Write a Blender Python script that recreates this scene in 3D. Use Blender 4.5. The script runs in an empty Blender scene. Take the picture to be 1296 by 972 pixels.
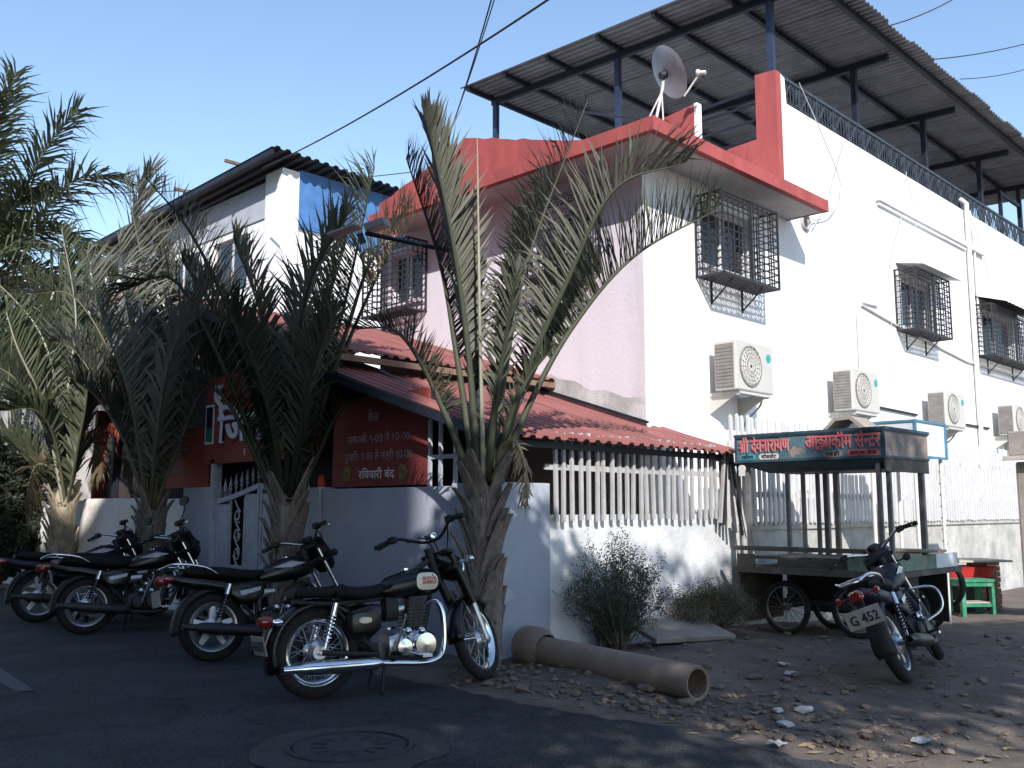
import bpy, bmesh, math, random
from mathutils import Vector as V, Matrix, Quaternion
random.seed(7)
sc = bpy.context.scene
col = sc.collection
R = math.radians
# ------------------------------------------------------------------ camera, sky, sun, exposure
FPX, PITCH, HEAD, EYE = 1206.0, R(7.51), R(44.586), V((0, 0, 1.35))
cd = bpy.data.cameras.new('camera'); cam = bpy.data.objects.new('camera', cd); col.objects.link(cam)
cd.sensor_width = 36; cd.lens = 36 * FPX / 1296; cd.clip_start = .05; cd.clip_end = 2000
FW = V((math.cos(HEAD) * math.cos(PITCH), math.sin(HEAD) * math.cos(PITCH), math.sin(PITCH)))
RT = V((math.sin(HEAD), -math.cos(HEAD), 0)); UP = RT.cross(FW)
cam.matrix_world = Matrix(((RT.x, UP.x, -FW.x, EYE.x), (RT.y, UP.y, -FW.y, EYE.y), (RT.z, UP.z, -FW.z, EYE.z), (0, 0, 0, 1)))
sc.camera = cam
LIGHT = V((.9, 1.15, -1.0)).normalized()          # direction in which sunlight travels
w = bpy.data.worlds.new('World'); sc.world = w; w.use_nodes = True
wn = w.node_tree.nodes; sky = wn.new('ShaderNodeTexSky'); sky.sky_type = 'NISHITA'; sky.sun_disc = False
sky.sun_elevation = math.asin(-LIGHT.z); sky.sun_rotation = math.atan2(-LIGHT.x, -LIGHT.y)
sky.altitude = 0; sky.air_density = 1.15; sky.dust_density = .35; sky.ozone_density = 2.0
wn['Background'].inputs[1].default_value = .14
w.node_tree.links.new(sky.outputs[0], wn['Background'].inputs[0])
sd = bpy.data.lights.new('sun', 'SUN'); so = bpy.data.objects.new('sun', sd); col.objects.link(so)
sd.energy = 3.8; sd.angle = R(.53); sd.color = (1, .955, .9)
so.rotation_euler = LIGHT.to_track_quat('-Z', 'Y').to_euler(); so.location = (-20, -25, 25)
sc.view_settings.view_transform = 'Standard'; sc.view_settings.look = 'None'
sc.view_settings.exposure = .75; sc.view_settings.gamma = 1; sc.view_settings.use_curve_mapping = False
sc.cycles.max_bounces = 6; sc.cycles.transparent_max_bounces = 8

def at(px, py, d):                                   # a point d metres deep along the line of sight through a photograph pixel
    return EYE + FW * d + RT * ((px - 648) / FPX * d) - UP * ((py - 486) / FPX * d)
def smooth(a, b, x):
    t = max(0, min(1, (x - a) / (b - a))); return t * t * (3 - 2 * t)
def gz(x, y):                                        # height of the ground
    z = -.16 * smooth(9.5, 13, x) * smooth(3.2, 5.4, y)
    return z

# ------------------------------------------------------------------ materials
def mat(name, c, rough=.7, metal=0, var=.15, scale=3., bump=0, bscale=60., dirt=0, dirtc=(.12, .1, .08), dscale=1.2, coat=0, stretch=None, isl=False, trans=0, spec=.5, emit=0):
    m = bpy.data.materials.new(name); m.use_nodes = True; nt = m.node_tree; n = nt.nodes; L = nt.links.new
    b = n['Principled BSDF']; b.inputs['Roughness'].default_value = rough; b.inputs['Metallic'].default_value = metal
    b.inputs['Specular IOR Level'].default_value = spec
    b.inputs['Coat Weight'].default_value = coat; b.inputs['Coat Roughness'].default_value = .06
    g = n.new('ShaderNodeNewGeometry'); pos = g.outputs['Position']
    if stretch:
        mp = n.new('ShaderNodeMapping'); mp.inputs['Scale'].default_value = stretch; L(pos, mp.inputs[0]); pos = mp.outputs[0]
    def noise(s, det=5, src=None):
        t = n.new('ShaderNodeTexNoise'); t.inputs['Scale'].default_value = s; t.inputs['Detail'].default_value = det
        t.inputs['Roughness'].default_value = .62; L(src or pos, t.inputs['Vector']); return t.outputs['Fac']
    def ramp(fac, a, bb):
        r = n.new('ShaderNodeMapRange'); r.inputs[1].default_value = a; r.inputs[2].default_value = bb; L(fac, r.inputs[0]); return r.outputs[0]
    def mix(f, a, bb):
        x = n.new('ShaderNodeMix'); x.data_type = 'RGBA'
        (L(f, x.inputs[0]) if hasattr(f, 'links') else setattr(x.inputs[0], 'default_value', f))
        for s, q in ((x.inputs[6], a), (x.inputs[7], bb)):
            if hasattr(q, 'links'): L(q, s)
            else: s.default_value = (*q, 1)
        return x.outputs[2]
    c0 = tuple(max(0, q * (1 - var)) for q in c); c1 = tuple(min(1, q * (1 + var)) for q in c)
    f = ramp(noise(scale), .3, .7)
    if isl:
        mm = n.new('ShaderNodeMath'); mm.operation = 'ADD'; L(f, mm.inputs[0]); L(g.outputs['Random Per Island'], mm.inputs[1])
        m2 = n.new('ShaderNodeMath'); m2.operation = 'MULTIPLY'; L(mm.outputs[0], m2.inputs[0]); m2.inputs[1].default_value = .5; f = m2.outputs[0]
    out = mix(f, c0, c1)
    if dirt:
        df = ramp(noise(dscale, 8, g.outputs['Position'] if not stretch else None), .62 - .3 * dirt, .8 - .1 * dirt)
        mu = n.new('ShaderNodeMath'); mu.operation = 'MULTIPLY'; L(df, mu.inputs[0]); mu.inputs[1].default_value = min(1, .35 + .6 * dirt)
        out = mix(mu.outputs[0], out, dirtc)
    L(out, b.inputs['Base Color'])
    rr = n.new('ShaderNodeMapRange'); rr.inputs[3].default_value = max(0, rough - .1); rr.inputs[4].default_value = min(1, rough + .12)
    L(noise(scale * 3.1), rr.inputs[0]); L(rr.outputs[0], b.inputs['Roughness'])
    if bump:
        bp = n.new('ShaderNodeBump'); bp.inputs['Strength'].default_value = bump; bp.inputs['Distance'].default_value = .02
        L(noise(bscale, 6, g.outputs['Position']), bp.inputs['Height']); L(bp.outputs[0], b.inputs['Normal'])
    if trans:
        t = n.new('ShaderNodeBsdfTranslucent'); L(out, t.inputs[0]); ms = n.new('ShaderNodeMixShader'); ms.inputs[0].default_value = trans
        L(b.outputs[0], ms.inputs[1]); L(t.outputs[0], ms.inputs[2]); L(ms.outputs[0], n['Material Output'].inputs[0])
    return m
M = {}
M['asphalt'] = mat('asphalt', (.047, .049, .054), .9, var=.35, scale=1.3, bump=.6, bscale=120, dirt=.4, dirtc=(.046, .04, .036), dscale=.8, spec=.25)
nt = M['asphalt'].node_tree; n_ = nt.nodes; b_ = n_['Principled BSDF']; src_ = b_.inputs['Base Color'].links[0].from_socket   # aggregate speckle, cracks and oil spots
g_ = n_.new('ShaderNodeNewGeometry'); sp = n_.new('ShaderNodeTexNoise'); sp.inputs['Scale'].default_value = 95; sp.inputs['Detail'].default_value = 3; nt.links.new(g_.outputs['Position'], sp.inputs['Vector'])
r1 = n_.new('ShaderNodeMapRange'); r1.inputs[1].default_value = .35; r1.inputs[2].default_value = .7; r1.inputs[3].default_value = .45; r1.inputs[4].default_value = 1.8; nt.links.new(sp.outputs['Fac'], r1.inputs[0])
wz = n_.new('ShaderNodeTexNoise'); wz.inputs['Scale'].default_value = 1.4; nt.links.new(g_.outputs['Position'], wz.inputs['Vector']); mp = n_.new('ShaderNodeMix'); mp.data_type = 'VECTOR'; mp.inputs[0].default_value = .35; nt.links.new(g_.outputs['Position'], mp.inputs[4]); nt.links.new(wz.outputs['Color'], mp.inputs[5])
vo = n_.new('ShaderNodeTexVoronoi'); vo.feature = 'DISTANCE_TO_EDGE'; vo.inputs['Scale'].default_value = .9; nt.links.new(mp.outputs[1], vo.inputs['Vector'])
r2 = n_.new('ShaderNodeMapRange'); r2.inputs[1].default_value = .004; r2.inputs[2].default_value = .016; r2.inputs[3].default_value = .75; r2.inputs[4].default_value = 1; nt.links.new(vo.outputs['Distance'], r2.inputs[0])
mu = n_.new('ShaderNodeMath'); mu.operation = 'MULTIPLY'; nt.links.new(r1.outputs[0], mu.inputs[0]); nt.links.new(r2.outputs[0], mu.inputs[1])
vm = n_.new('ShaderNodeVectorMath'); vm.operation = 'SCALE'; nt.links.new(src_, vm.inputs[0]); nt.links.new(mu.outputs[0], vm.inputs['Scale']); nt.links.new(vm.outputs[0], b_.inputs['Base Color'])
M['dirt'] = mat('dirt', (.135, .108, .09), .95, var=.4, scale=2.2, bump=.9, bscale=28, dirt=.5, dirtc=(.085, .066, .055), dscale=1.9)
M['stone'] = mat('stone', (.17, .135, .11), .9, var=.45, scale=5, bump=.6, bscale=50, isl=True)
M['paint_mark'] = mat('paint_mark', (.085, .09, .1), .8, var=.3, scale=9, dirt=.7, dirtc=(.045, .045, .05), dscale=9)
M['iron'] = mat('iron', (.05, .05, .055), .7, .3, var=.3, scale=14, bump=.5, bscale=90)
M['concrete'] = mat('concrete', (.3, .27, .24), .9, var=.22, scale=4, bump=.5, bscale=55, dirt=.45, dirtc=(.17, .14, .115), dscale=2.2)
M['pipe'] = mat('pipe', (.25, .195, .16), .85, var=.18, scale=5, bump=.4, bscale=70, dirt=.4, dirtc=(.18, .13, .1), dscale=3)
M['ring'] = mat('ring', (.046, .045, .046), .9, var=.25, scale=6, bump=.5, bscale=60)
M['white_wall'] = mat('white_wall', (.79, .79, .8), .85, var=.05, scale=1.6, bump=.25, bscale=24, dirt=.34, dirtc=(.5, .49, .48), dscale=.9, stretch=(1.5, 1.5, .35))
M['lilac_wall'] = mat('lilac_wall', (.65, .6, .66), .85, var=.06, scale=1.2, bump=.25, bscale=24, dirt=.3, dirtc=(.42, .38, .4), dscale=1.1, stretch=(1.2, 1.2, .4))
M['mould'] = mat('mould', (.55, .52, .53), .9, var=.2, scale=3, bump=.4, bscale=30, dirt=.8, dirtc=(.25, .24, .24), dscale=2.2)
M['red'] = mat('red', (.37, .075, .073), .8, var=.14, scale=2.5, bump=.3, bscale=30, dirt=.6, dirtc=(.2, .05, .05), dscale=1.9, stretch=(1.6, 1.6, .45))
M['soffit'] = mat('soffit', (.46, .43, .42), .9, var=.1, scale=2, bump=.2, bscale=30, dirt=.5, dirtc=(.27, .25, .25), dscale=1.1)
M['shade_blue_wall'] = mat('shade_blue_wall', (.36, .39, .47), .85, var=.1, scale=1.3, bump=.35, bscale=35, dirt=.4, dirtc=(.32, .33, .37), dscale=1.6)  # plaster darkened and blued for the shade the wall stands in
M['wash'] = mat('wash', (.66, .67, .7), .88, var=.12, scale=1.6, bump=.5, bscale=22, dirt=.65, dirtc=(.33, .33, .33), dscale=2.4)
M['base_wall'] = mat('base_wall', (.5, .49, .47), .9, var=.2, scale=2.2, bump=.8, bscale=14, dirt=.75, dirtc=(.22, .21, .19), dscale=1.7)
M['picket'] = mat('picket', (.4, .4, .41), .75, var=.14, scale=6, dirt=.5, dirtc=(.33, .3, .28), dscale=5, bump=.15)  # grey lowered for the shade under the tin roof, plus random dirt
M['picket_white'] = mat('picket_white', (.56, .56, .57), .7, var=.08, scale=6, dirt=.3, dirtc=(.5, .48, .46), dscale=5)
M['gate'] = mat('gate', (.42, .45, .53), .6, var=.12, scale=5, dirt=.3, dirtc=(.35, .33, .33), dscale=4)
M['red_sheet'] = mat('red_sheet', (.29, .105, .095), .6, .1, var=.28, scale=2.2, dirt=.6, dirtc=(.17, .06, .055), dscale=1.7, stretch=(1.6, .5, .5))
M['tin'] = mat('tin', (.2, .2, .215), .6, .45, var=.25, scale=2, dirt=.4, dirtc=(.13, .115, .11), dscale=1.3)
M['dark_tin'] = mat('dark_tin', (.028, .028, .034), .7, .2, var=.3, scale=3)
M['steel_dark'] = mat('steel_dark', (.016, .02, .035), .5, .2, var=.3, scale=6)
M['steel_blue'] = mat('steel_blue', (.03, .045, .09), .5, .2, var=.3, scale=6)
M['rail_paint'] = mat('rail_paint', (.05, .065, .085), .6, .2, var=.3, scale=7)
M['cage'] = mat('cage', (.035, .035, .042), .6, .3, var=.3, scale=7)
M['glass'] = mat('glass', (.02, .022, .028), .12, var=.4, scale=1.2, spec=.8)
M['curtain'] = mat('curtain', (.26, .22, .17), .9, var=.35, scale=9, stretch=(6, 6, .6))
M['frame_white'] = mat('frame_white', (.6, .6, .62), .6, var=.1)
M['ac_white'] = mat('ac_white', (.5, .49, .465), .5, var=.06, dirt=.3, dirtc=(.5, .46, .4), dscale=3)
M['ac_side'] = mat('ac_side', (.2, .19, .18), .7, var=.2, scale=8)
M['teal'] = mat('teal', (.02, .33, .36), .5, var=.1)
M['orange'] = mat('orange', (.27, .05, .03), .75, var=.14, scale=2, dirt=.3, dirtc=(.27, .05, .03), dscale=1.6)
M['brick_red'] = mat('brick_red', (.2, .035, .03), .75, var=.2, scale=2, dirt=.4, dirtc=(.16, .03, .025), dscale=1.6)
M['letter'] = mat('letter', (.7, .71, .75), .6, var=.05)
M['letter_old'] = mat('letter_old', (.3, .26, .28), .8, var=.3, scale=14)
M['flower'] = mat('flower', (.2, .13, .04), .8, var=.3, scale=14)
M['green'] = mat('green', (.03, .15, .08), .7, var=.2)
M['blue_tarp'] = mat('blue_tarp', (.06, .17, .4), .6, var=.2, scale=4, bump=.4, bscale=9)
M['tarp'] = mat('tarp', (.42, .44, .5), .65, var=.12, scale=2, bump=.5, bscale=7)
M['white_sheet'] = mat('white_sheet', (.72, .69, .66), .7, var=.1, scale=3, bump=.8, bscale=7)
M['rust_tile'] = mat('rust_tile', (.2, .13, .09), .9, var=.4, scale=3, bump=.6, bscale=18)
M['leaf'] = mat('leaf', (.085, .095, .062), .62, var=.5, scale=.9, isl=True, trans=.22)
M['leaf_grey'] = mat('leaf_grey', (.14, .143, .112), .65, var=.45, scale=.9, isl=True, trans=.2)
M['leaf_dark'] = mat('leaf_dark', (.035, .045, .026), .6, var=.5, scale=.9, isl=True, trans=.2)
M['leaf_coco'] = mat('leaf_coco', (.075, .088, .045), .5, var=.5, scale=.9, isl=True, trans=.3)
M['leaf_dry'] = mat('leaf_dry', (.27, .21, .13), .8, var=.4, scale=2, isl=True, trans=.15)
M['bush'] = mat('bush', (.05, .075, .048), .75, var=.5, scale=2, isl=True, trans=.25)
M['bush_dry'] = mat('bush_dry', (.14, .13, .085), .8, var=.45, scale=2, isl=True, trans=.25)
M['rachis'] = mat('rachis', (.13, .13, .08), .6, var=.25, scale=4)
M['spear'] = mat('spear', (.42, .4, .3), .6, var=.15, scale=4)
M['boot'] = mat('boot', (.2, .17, .15), .9, var=.4, scale=6, bump=.6, bscale=40, stretch=(5, 5, 1))
M['boot_pale'] = mat('boot_pale', (.36, .3, .22), .9, var=.35, scale=6, bump=.5, bscale=40, stretch=(5, 5, 1))
M['bark'] = mat('bark', (.16, .13, .1), .95, var=.35, scale=6, bump=.8, bscale=25)
M['black'] = mat('black', (.004, .004, .005), .3, var=.2, coat=.15, spec=.35)
M['black_matt'] = mat('black_matt', (.012, .012, .013), .65, var=.3, scale=9)
M['rubber'] = mat('rubber', (.014, .014, .015), .85, var=.35, scale=12, bump=.4, bscale=120, dirt=.3, dirtc=(.04, .036, .032), dscale=8)
M['seat'] = mat('seat', (.006, .006, .007), .7, spec=.25, var=.3, scale=12, bump=.15, bscale=200)
M['chrome'] = mat('chrome', (.72, .73, .76), .14, 1, var=.06, scale=9)
M['alloy'] = mat('alloy', (.5, .51, .54), .32, .95, var=.12, scale=9)
M['engine'] = mat('engine', (.035, .035, .038), .5, .5, var=.3, scale=12)
M['cream'] = mat('cream', (.72, .66, .52), .35, var=.05, coat=.4)
M['red_ink'] = mat('red_ink', (.5, .03, .03), .5, var=.1)
M['red_lens'] = mat('red_lens', (.2, .012, .01), .2, var=.1, coat=.6)
M['plate'] = mat('plate', (.36, .36, .36), .7, var=.2, scale=20, dirt=.7, dirtc=(.3, .27, .24), dscale=14)
M['ink'] = mat('ink', (.02, .02, .03), .6)
M['purple'] = mat('purple', (.012, .011, .03), .45, var=.3, spec=.3, dirt=.4, dirtc=(.03, .026, .024), dscale=6)
M['decal'] = mat('decal', (.36, .4, .46), .35, var=.35, scale=25, coat=.4)
M['cart_sign'] = mat('cart_sign', (.08, .15, .19), .55, var=.3, scale=4, dirt=.45, dirtc=(.1, .12, .12), dscale=5)
M['cart_side'] = mat('cart_side', (.3, .22, .2), .7, var=.3, scale=6, dirt=.75, dirtc=(.07, .11, .11), dscale=4.5)
M['cart_frame'] = mat('cart_frame', (.03, .06, .085), .6, var=.35, scale=8)
M['cart_tray'] = mat('cart_tray', (.1, .095, .085), .8, .1, var=.3, scale=6, dirt=.6, dirtc=(.06, .05, .042), dscale=5)
M['cart_green'] = mat('cart_green', (.12, .2, .165), .7, var=.3, scale=7, dirt=.7, dirtc=(.27, .24, .19), dscale=8)
M['cart_post'] = mat('cart_post', (.2, .2, .205), .55, .4, var=.3, scale=9, dirt=.5, dirtc=(.13, .1, .08), dscale=8)
M['panel_white'] = mat('panel_white', (.6, .63, .66), .6, var=.1, scale=5, dirt=.4, dirtc=(.3, .4, .45), dscale=5)
M['pink'] = mat('pink', (.62, .13, .15), .6, var=.18, scale=9)
M['sign_white'] = mat('sign_white', (.6, .58, .56), .6, var=.12, scale=9)
M['sign_blue'] = mat('sign_blue', (.05, .28, .36), .6, var=.15, scale=9)
M['box_blue'] = mat('box_blue', (.06, .2, .32), .6, var=.2, scale=8)
M['stool'] = mat('stool', (.02, .2, .11), .55, var=.2, scale=9, dirt=.4, dirtc=(.3, .33, .28), dscale=9)
M['plywood'] = mat('plywood', (.42, .38, .32), .8, var=.15, scale=6, dirt=.4, dirtc=(.25, .22, .18), dscale=5)
M['tray_red'] = mat('tray_red', (.46, .03, .025), .5, var=.2, scale=6)
M['brick'] = mat('brick', (.25, .13, .09), .9, var=.35, scale=7, bump=.6, bscale=40)
M['cardboard'] = mat('cardboard', (.3, .27, .23), .85, var=.15, scale=6)
M['cable'] = mat('cable', (.015, .016, .02), .7)
M['cable_grey'] = mat('cable_grey', (.4, .4, .42), .7)
M['pvc'] = mat('pvc', (.6, .59, .57), .5, var=.08)
M['grey_paint'] = mat('grey_paint', (.3, .31, .33), .5, .3, var=.15)
M['litter'] = mat('litter', (.5, .49, .47), .8, var=.15, scale=9)
M['interior_shade'] = mat('interior_shade', (.05, .04, .04), .9)  # near black, standing in for shade inside rooms and the pipe

# ------------------------------------------------------------------ mesh helpers
ORG = {}
class MB:
    def __init__(s): s.v = []; s.f = []; s.mx = None
    def av(s, p):
        p = V(p); s.v.append(s.mx @ p if s.mx else p); return len(s.v) - 1
    def poly(s, pts): s.f.append([s.av(p) for p in pts]); return s
    def box(s, x0, x1, y0, y1, z0, z1):
        i = [s.av((x, y, z)) for z in (z0, z1) for y in (y0, y1) for x in (x0, x1)]
        s.f += [[i[a] for a in q] for q in ((0, 2, 3, 1), (4, 5, 7, 6), (0, 1, 5, 4), (2, 6, 7, 3), (0, 4, 6, 2), (1, 3, 7, 5))]; return s
    def bar(s, p, q, w, h=None, up=(0, 0, 1), w2=None, h2=None):
        p, q = V(p), V(q); h = h or w; t = (q - p).normalized(); u = V(up)
        a = t.cross(u)
        if a.length < 1e-4: a = t.cross(V((1, 0, 0)))
        a.normalize(); b = a.cross(t); w2 = w if w2 is None else w2; h2 = h if h2 is None else h2
        i = [s.av(c + a * (sx * ww / 2) + b * (sy * hh / 2)) for c, ww, hh in ((p, w, h), (q, w2, h2)) for sx, sy in ((-1, -1), (1, -1), (1, 1), (-1, 1))]
        s.f += [[i[k] for k in r] for r in ((3, 2, 1, 0), (4, 5, 6, 7), (0, 1, 5, 4), (1, 2, 6, 5), (2, 3, 7, 6), (3, 0, 4, 7))]; return s
    def tube(s, pts, r, n=8, closed=False, caps=True):
        pts = [V(p) for p in pts]; m = len(pts); rr = r if hasattr(r, '__len__') else [r] * m
        rings = []; prev = None
        for k in range(m):
            t = (pts[(k + 1) % m] - pts[k - 1]) if closed else (pts[min(k + 1, m - 1)] - pts[max(k - 1, 0)])
            t.normalize()
            if prev is None:
                a = t.cross(V((0, 0, 1)))
                if a.length < .05: a = t.cross(V((1, 0, 0)))
            else: a = prev - t * prev.dot(t)
            a.normalize(); prev = a; b = t.cross(a)
            rings.append([s.av(pts[k] + (a * math.cos(2 * math.pi * j / n) + b * math.sin(2 * math.pi * j / n)) * rr[k]) for j in range(n)])
        for k in range(m if closed else m - 1):
            A, B = rings[k], rings[(k + 1) % m]
            for j in range(n): s.f.append([A[j], A[(j + 1) % n], B[(j + 1) % n], B[j]])
        if caps and not closed: s.f.append(rings[0][::-1]); s.f.append(rings[-1][:])
        return s
    def lathe(s, prof, n=24, o=(0, 0, 0), ax=(0, 0, 1), closed=False):       # prof: (radius, height along ax)
        o, ax = V(o), V(ax).normalized(); a = ax.orthogonal().normalized(); b = ax.cross(a); rings = []
        for r, h in prof: rings.append([s.av(o + ax * h + (a * math.cos(2 * math.pi * j / n) + b * math.sin(2 * math.pi * j / n)) * max(r, 1e-4)) for j in range(n)])
        m = len(rings)
        for k in range(m if closed else m - 1):
            A, B = rings[k], rings[(k + 1) % m]
            for j in range(n): s.f.append([A[j], A[(j + 1) % n], B[(j + 1) % n], B[j]])
        return s
    def loft(s, secs, n=20):      # secs: (centre, half width vector, half height vector, exponent)
        rings = []
        for c, a, b, e in secs:
            c, a, b = V(c), V(a), V(b); q = []
            for j in range(n):
                t = 2 * math.pi * j / n; cx, sx = math.cos(t), math.sin(t)
                q.append(s.av(c + a * (math.copysign(abs(cx) ** e, cx)) + b * (math.copysign(abs(sx) ** e, sx))))
            rings.append(q)
        for A, B in zip(rings, rings[1:]):
            for j in range(n): s.f.append([A[j], A[(j + 1) % n], B[(j + 1) % n], B[j]])
        s.f.append(rings[0][::-1]); s.f.append(rings[-1][:]); return s
    def prism(s, pts, d):         # polygon extruded along vector d
        d = V(d); pts = [V(p) for p in pts]; n = len(pts)
        a = [s.av(p) for p in pts]; b = [s.av(p + d) for p in pts]
        s.f.append(a[::-1]); s.f.append(b)
        for k in range(n): s.f.append([a[k], a[(k + 1) % n], b[(k + 1) % n], b[k]])
        return s
    def build(s, name, m, parent=None, smooth=False, bevel=0, sol=0, world=None):
        o = ORG.get(parent.name, V((0, 0, 0))) if (parent is not None and world is not False) else V((0, 0, 0))
        me = bpy.data.meshes.new(name); me.from_pydata([tuple(p - o) for p in s.v], [], s.f); me.validate(); me.update()
        bm = bmesh.new(); bm.from_mesh(me); bmesh.ops.recalc_face_normals(bm, faces=bm.faces)
        bm.to_mesh(me); bm.free()
        if smooth:
            for p in me.polygons: p.use_smooth = True
            if smooth is not True: me.set_sharp_from_angle(angle=R(smooth))
        me.materials.append(M[m] if isinstance(m, str) else m)
        ob = bpy.data.objects.new(name, me); col.objects.link(ob)
        if parent is not None: ob.parent = parent; ORG[ob.name] = o
        if sol: md = ob.modifiers.new('sol', 'SOLIDIFY'); md.thickness = sol; md.offset = 0
        if bevel: md = ob.modifiers.new('bev', 'BEVEL'); md.width = bevel; md.segments = 2; md.limit_method = 'ANGLE'
        return ob
def tag(o, label=None, cat=None, group=None, kind=None):
    if label: o['label'] = label
    if cat: o['category'] = cat
    if group: o['group'] = group
    if kind: o['kind'] = kind
    return o
def thing(name, label, cat, loc=(0, 0, 0), group=None, rot=None, local=False):
    o = bpy.data.objects.new(name, None); col.objects.link(o); o.location = loc; o.empty_display_size = .2
    if rot is not None: o.rotation_euler = rot
    ORG[o.name] = V((0, 0, 0)) if local else V(loc)
    return tag(o, label, cat, group)
def inst(src, name, loc, parent, rot=None, scale=None):         # a piece that shares the mesh of an alike piece
    ob = bpy.data.objects.new(name, src.data); col.objects.link(ob); ob.parent = parent; ob.location = V(loc) - ORG.get(parent.name, V((0, 0, 0)))
    if rot is not None: ob.rotation_euler = rot
    if scale is not None: ob.scale = scale
    for md in src.modifiers:
        m2 = ob.modifiers.new(md.name, md.type)
        for at_ in ('thickness', 'offset', 'width', 'segments', 'limit_method'):
            if hasattr(md, at_): setattr(m2, at_, getattr(md, at_))
    return ob
def bez(p0, p1, p2, p3, n):
    p0, p1, p2, p3 = map(V, (p0, p1, p2, p3)); r = []
    for k in range(n + 1):
        t = k / n; u = 1 - t; r.append(p0 * u ** 3 + p1 * 3 * u * u * t + p2 * 3 * u * t * t + p3 * t ** 3)
    return r
def catmull(pts, n):
    pts = [V(p) for p in pts]; P = [pts[0] * 2 - pts[1]] + pts + [pts[-1] * 2 - pts[-2]]; out = []
    for i in range(1, len(P) - 2):
        for k in range(n):
            t = k / n; a, b, c, d = P[i - 1:i + 3]
            out.append((b * 2 + (c - a) * t + (a * 2 - b * 5 + c * 4 - d) * t * t + (b * 3 - a - c * 3 + d) * t ** 3) * .5)
    return out + [pts[-1]]
def corr(mb, o, along, across, waves, amp=.012, seg=3, sag=0):    # trapezoid corrugated sheet
    o, al, ac = V(o), V(along), V(across); nrm = al.cross(ac).normalized(); nrm = nrm if nrm.z > 0 else -nrm
    prof = []
    for k in range(waves):
        for t, h in ((0, 0), (.3, 0), (.45, 1), (.75, 1), (.9, 0)): prof.append(((k + t) / waves, h))
    prof.append((1, 0)); rows = []
    for j in range(seg + 1):
        u = j / seg; rows.append([mb.av(o + al * u + ac * t + nrm * (h * amp) - V((0, 0, sag * 4 * u * (1 - u)))) for t, h in prof])
    for A, B in zip(rows, rows[1:]):
        for k in range(len(A) - 1): mb.f.append([A[k], A[k + 1], B[k + 1], B[k]])
    return mb
def glyphs(txt):                                         # one run of characters as a triangulated flat mesh
    c = bpy.data.curves.new('t', 'FONT'); c.body = txt; c.size = 1; c.resolution_u = 3
    o = bpy.data.objects.new('t', c); col.objects.link(o); dg = bpy.context.evaluated_depsgraph_get(); dg.update()
    me = bpy.data.meshes.new_from_object(o.evaluated_get(dg)); vs = [v.co.copy() for v in me.vertices]; fs = [list(p.vertices) for p in me.polygons]
    bpy.data.objects.remove(o); bpy.data.curves.remove(c); bpy.data.meshes.remove(me); return vs, fs
def text(runs, o, xd, up, size, width=None, bold=0, off=.004, depth=0, name='lettering', m='letter', parent=None, world=None):
    # runs: strings; a run ending in '~' is a half letter, in '^' a letter with a small stroke under its stem
    xd, up = V(xd).normalized(), V(up).normalized(); nr = xd.cross(up); mb = MB(); x = 0; P = []; F = []; lay = 0
    for r in runs:
        half = r.endswith('~'); rak = r.endswith('^'); s = r.rstrip('~^')
        if s.strip() == '': x += .3 * len(s); continue
        vs, fs = glyphs(s); mx = max(v.x for v in vs)
        if half: fs = [q for q in fs if sum(vs[i].x for i in q) / len(q) < mx * .66]; 
        par = list(range(len(vs)))
        def fd(a):
            while par[a] != a: par[a] = par[par[a]]; a = par[a]
            return a
        for q in fs:
            for a in q[1:]: par[fd(a)] = fd(q[0])
        ids = {}
        b0 = len(P)
        for i, v in enumerate(vs):
            k = ids.setdefault(fd(i), len(ids)); P.append((v.x + x, v.y, ((k + lay) % 5) * .0012))
        F += [[b0 + i for i in q] for q in fs]
        if rak:
            b0 = len(P); P += [(x + mx * .30, .0, .007), (x + mx * .36, -.05, .007), (x + mx * .66, .2, .007), (x + mx * .6, .25, .007)]; F.append([b0, b0 + 1, b0 + 2, b0 + 3])
        lay += 2; x += mx * (.6 if half else 1.0)
    sc_ = size; sx = (width / (x * size) if width else 1) * size
    reps = [(0, 0)] + ([(bold, 0), (0, bold), (bold, bold)] if bold else [])
    for q, (dx, dy) in enumerate(reps):
        b0 = len(mb.v)
        for p in P: mb.av(V(o) + xd * (p[0] * sx + dx * size) + up * (p[1] * sc_ + dy * size) + nr * (off + p[2] * .5 + q * .0009 * (1 if bold else 0)))
        mb.f += [[b0 + i for i in f] for f in F]
    return mb.build(name, m, parent, sol=depth, world=world)
# ------------------------------------------------------------------ ground and road
from mathutils import noise as MN
def rough(x, y):
    k = smooth(5.02, 5.5, x) * smooth(7.2, 6.2, y) * smooth(30, 20, x)
    b = MN.noise((x * 1.3, y * 1.3, 0)) * .035 + MN.noise((x * 5, y * 5, 3)) * .014 + MN.noise((x * 13, y * 13, 5)) * .008
    heap = .10 * math.exp(-((x - 7.6) ** 2 / 1.5 + (y - 5.0) ** 2 / .5)) + .06 * math.exp(-((x - 6.1) ** 2 / .3 + (y - 5.2) ** 2 / .8))
    return k * (b + heap + .012)
def gnd(x, y): return gz(x, y) + rough(x, y)
def steps(a, b, s): return [a + s * k for k in range(int(round((b - a) / s)) + 1)]
mb = MB()
xs = [-700, -200, -60, -20, -8, 0, 3, 4.6] + steps(4.9, 13, .09) + steps(13.3, 19, .3) + [20, 24, 30, 60, 200, 700]
ys = [-700, -200, -60, -20, -6, -2] + steps(0, 7.2, .09) + [7.6, 9, 12, 16, 24, 60, 200, 700]
idx = [[mb.av((x, y, gnd(x, y))) for x in xs] for y in ys]
for j in range(len(ys) - 1):
    for i in range(len(xs) - 1): mb.f.append([idx[j][i], idx[j][i + 1], idx[j + 1][i + 1], idx[j + 1][i]])
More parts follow.
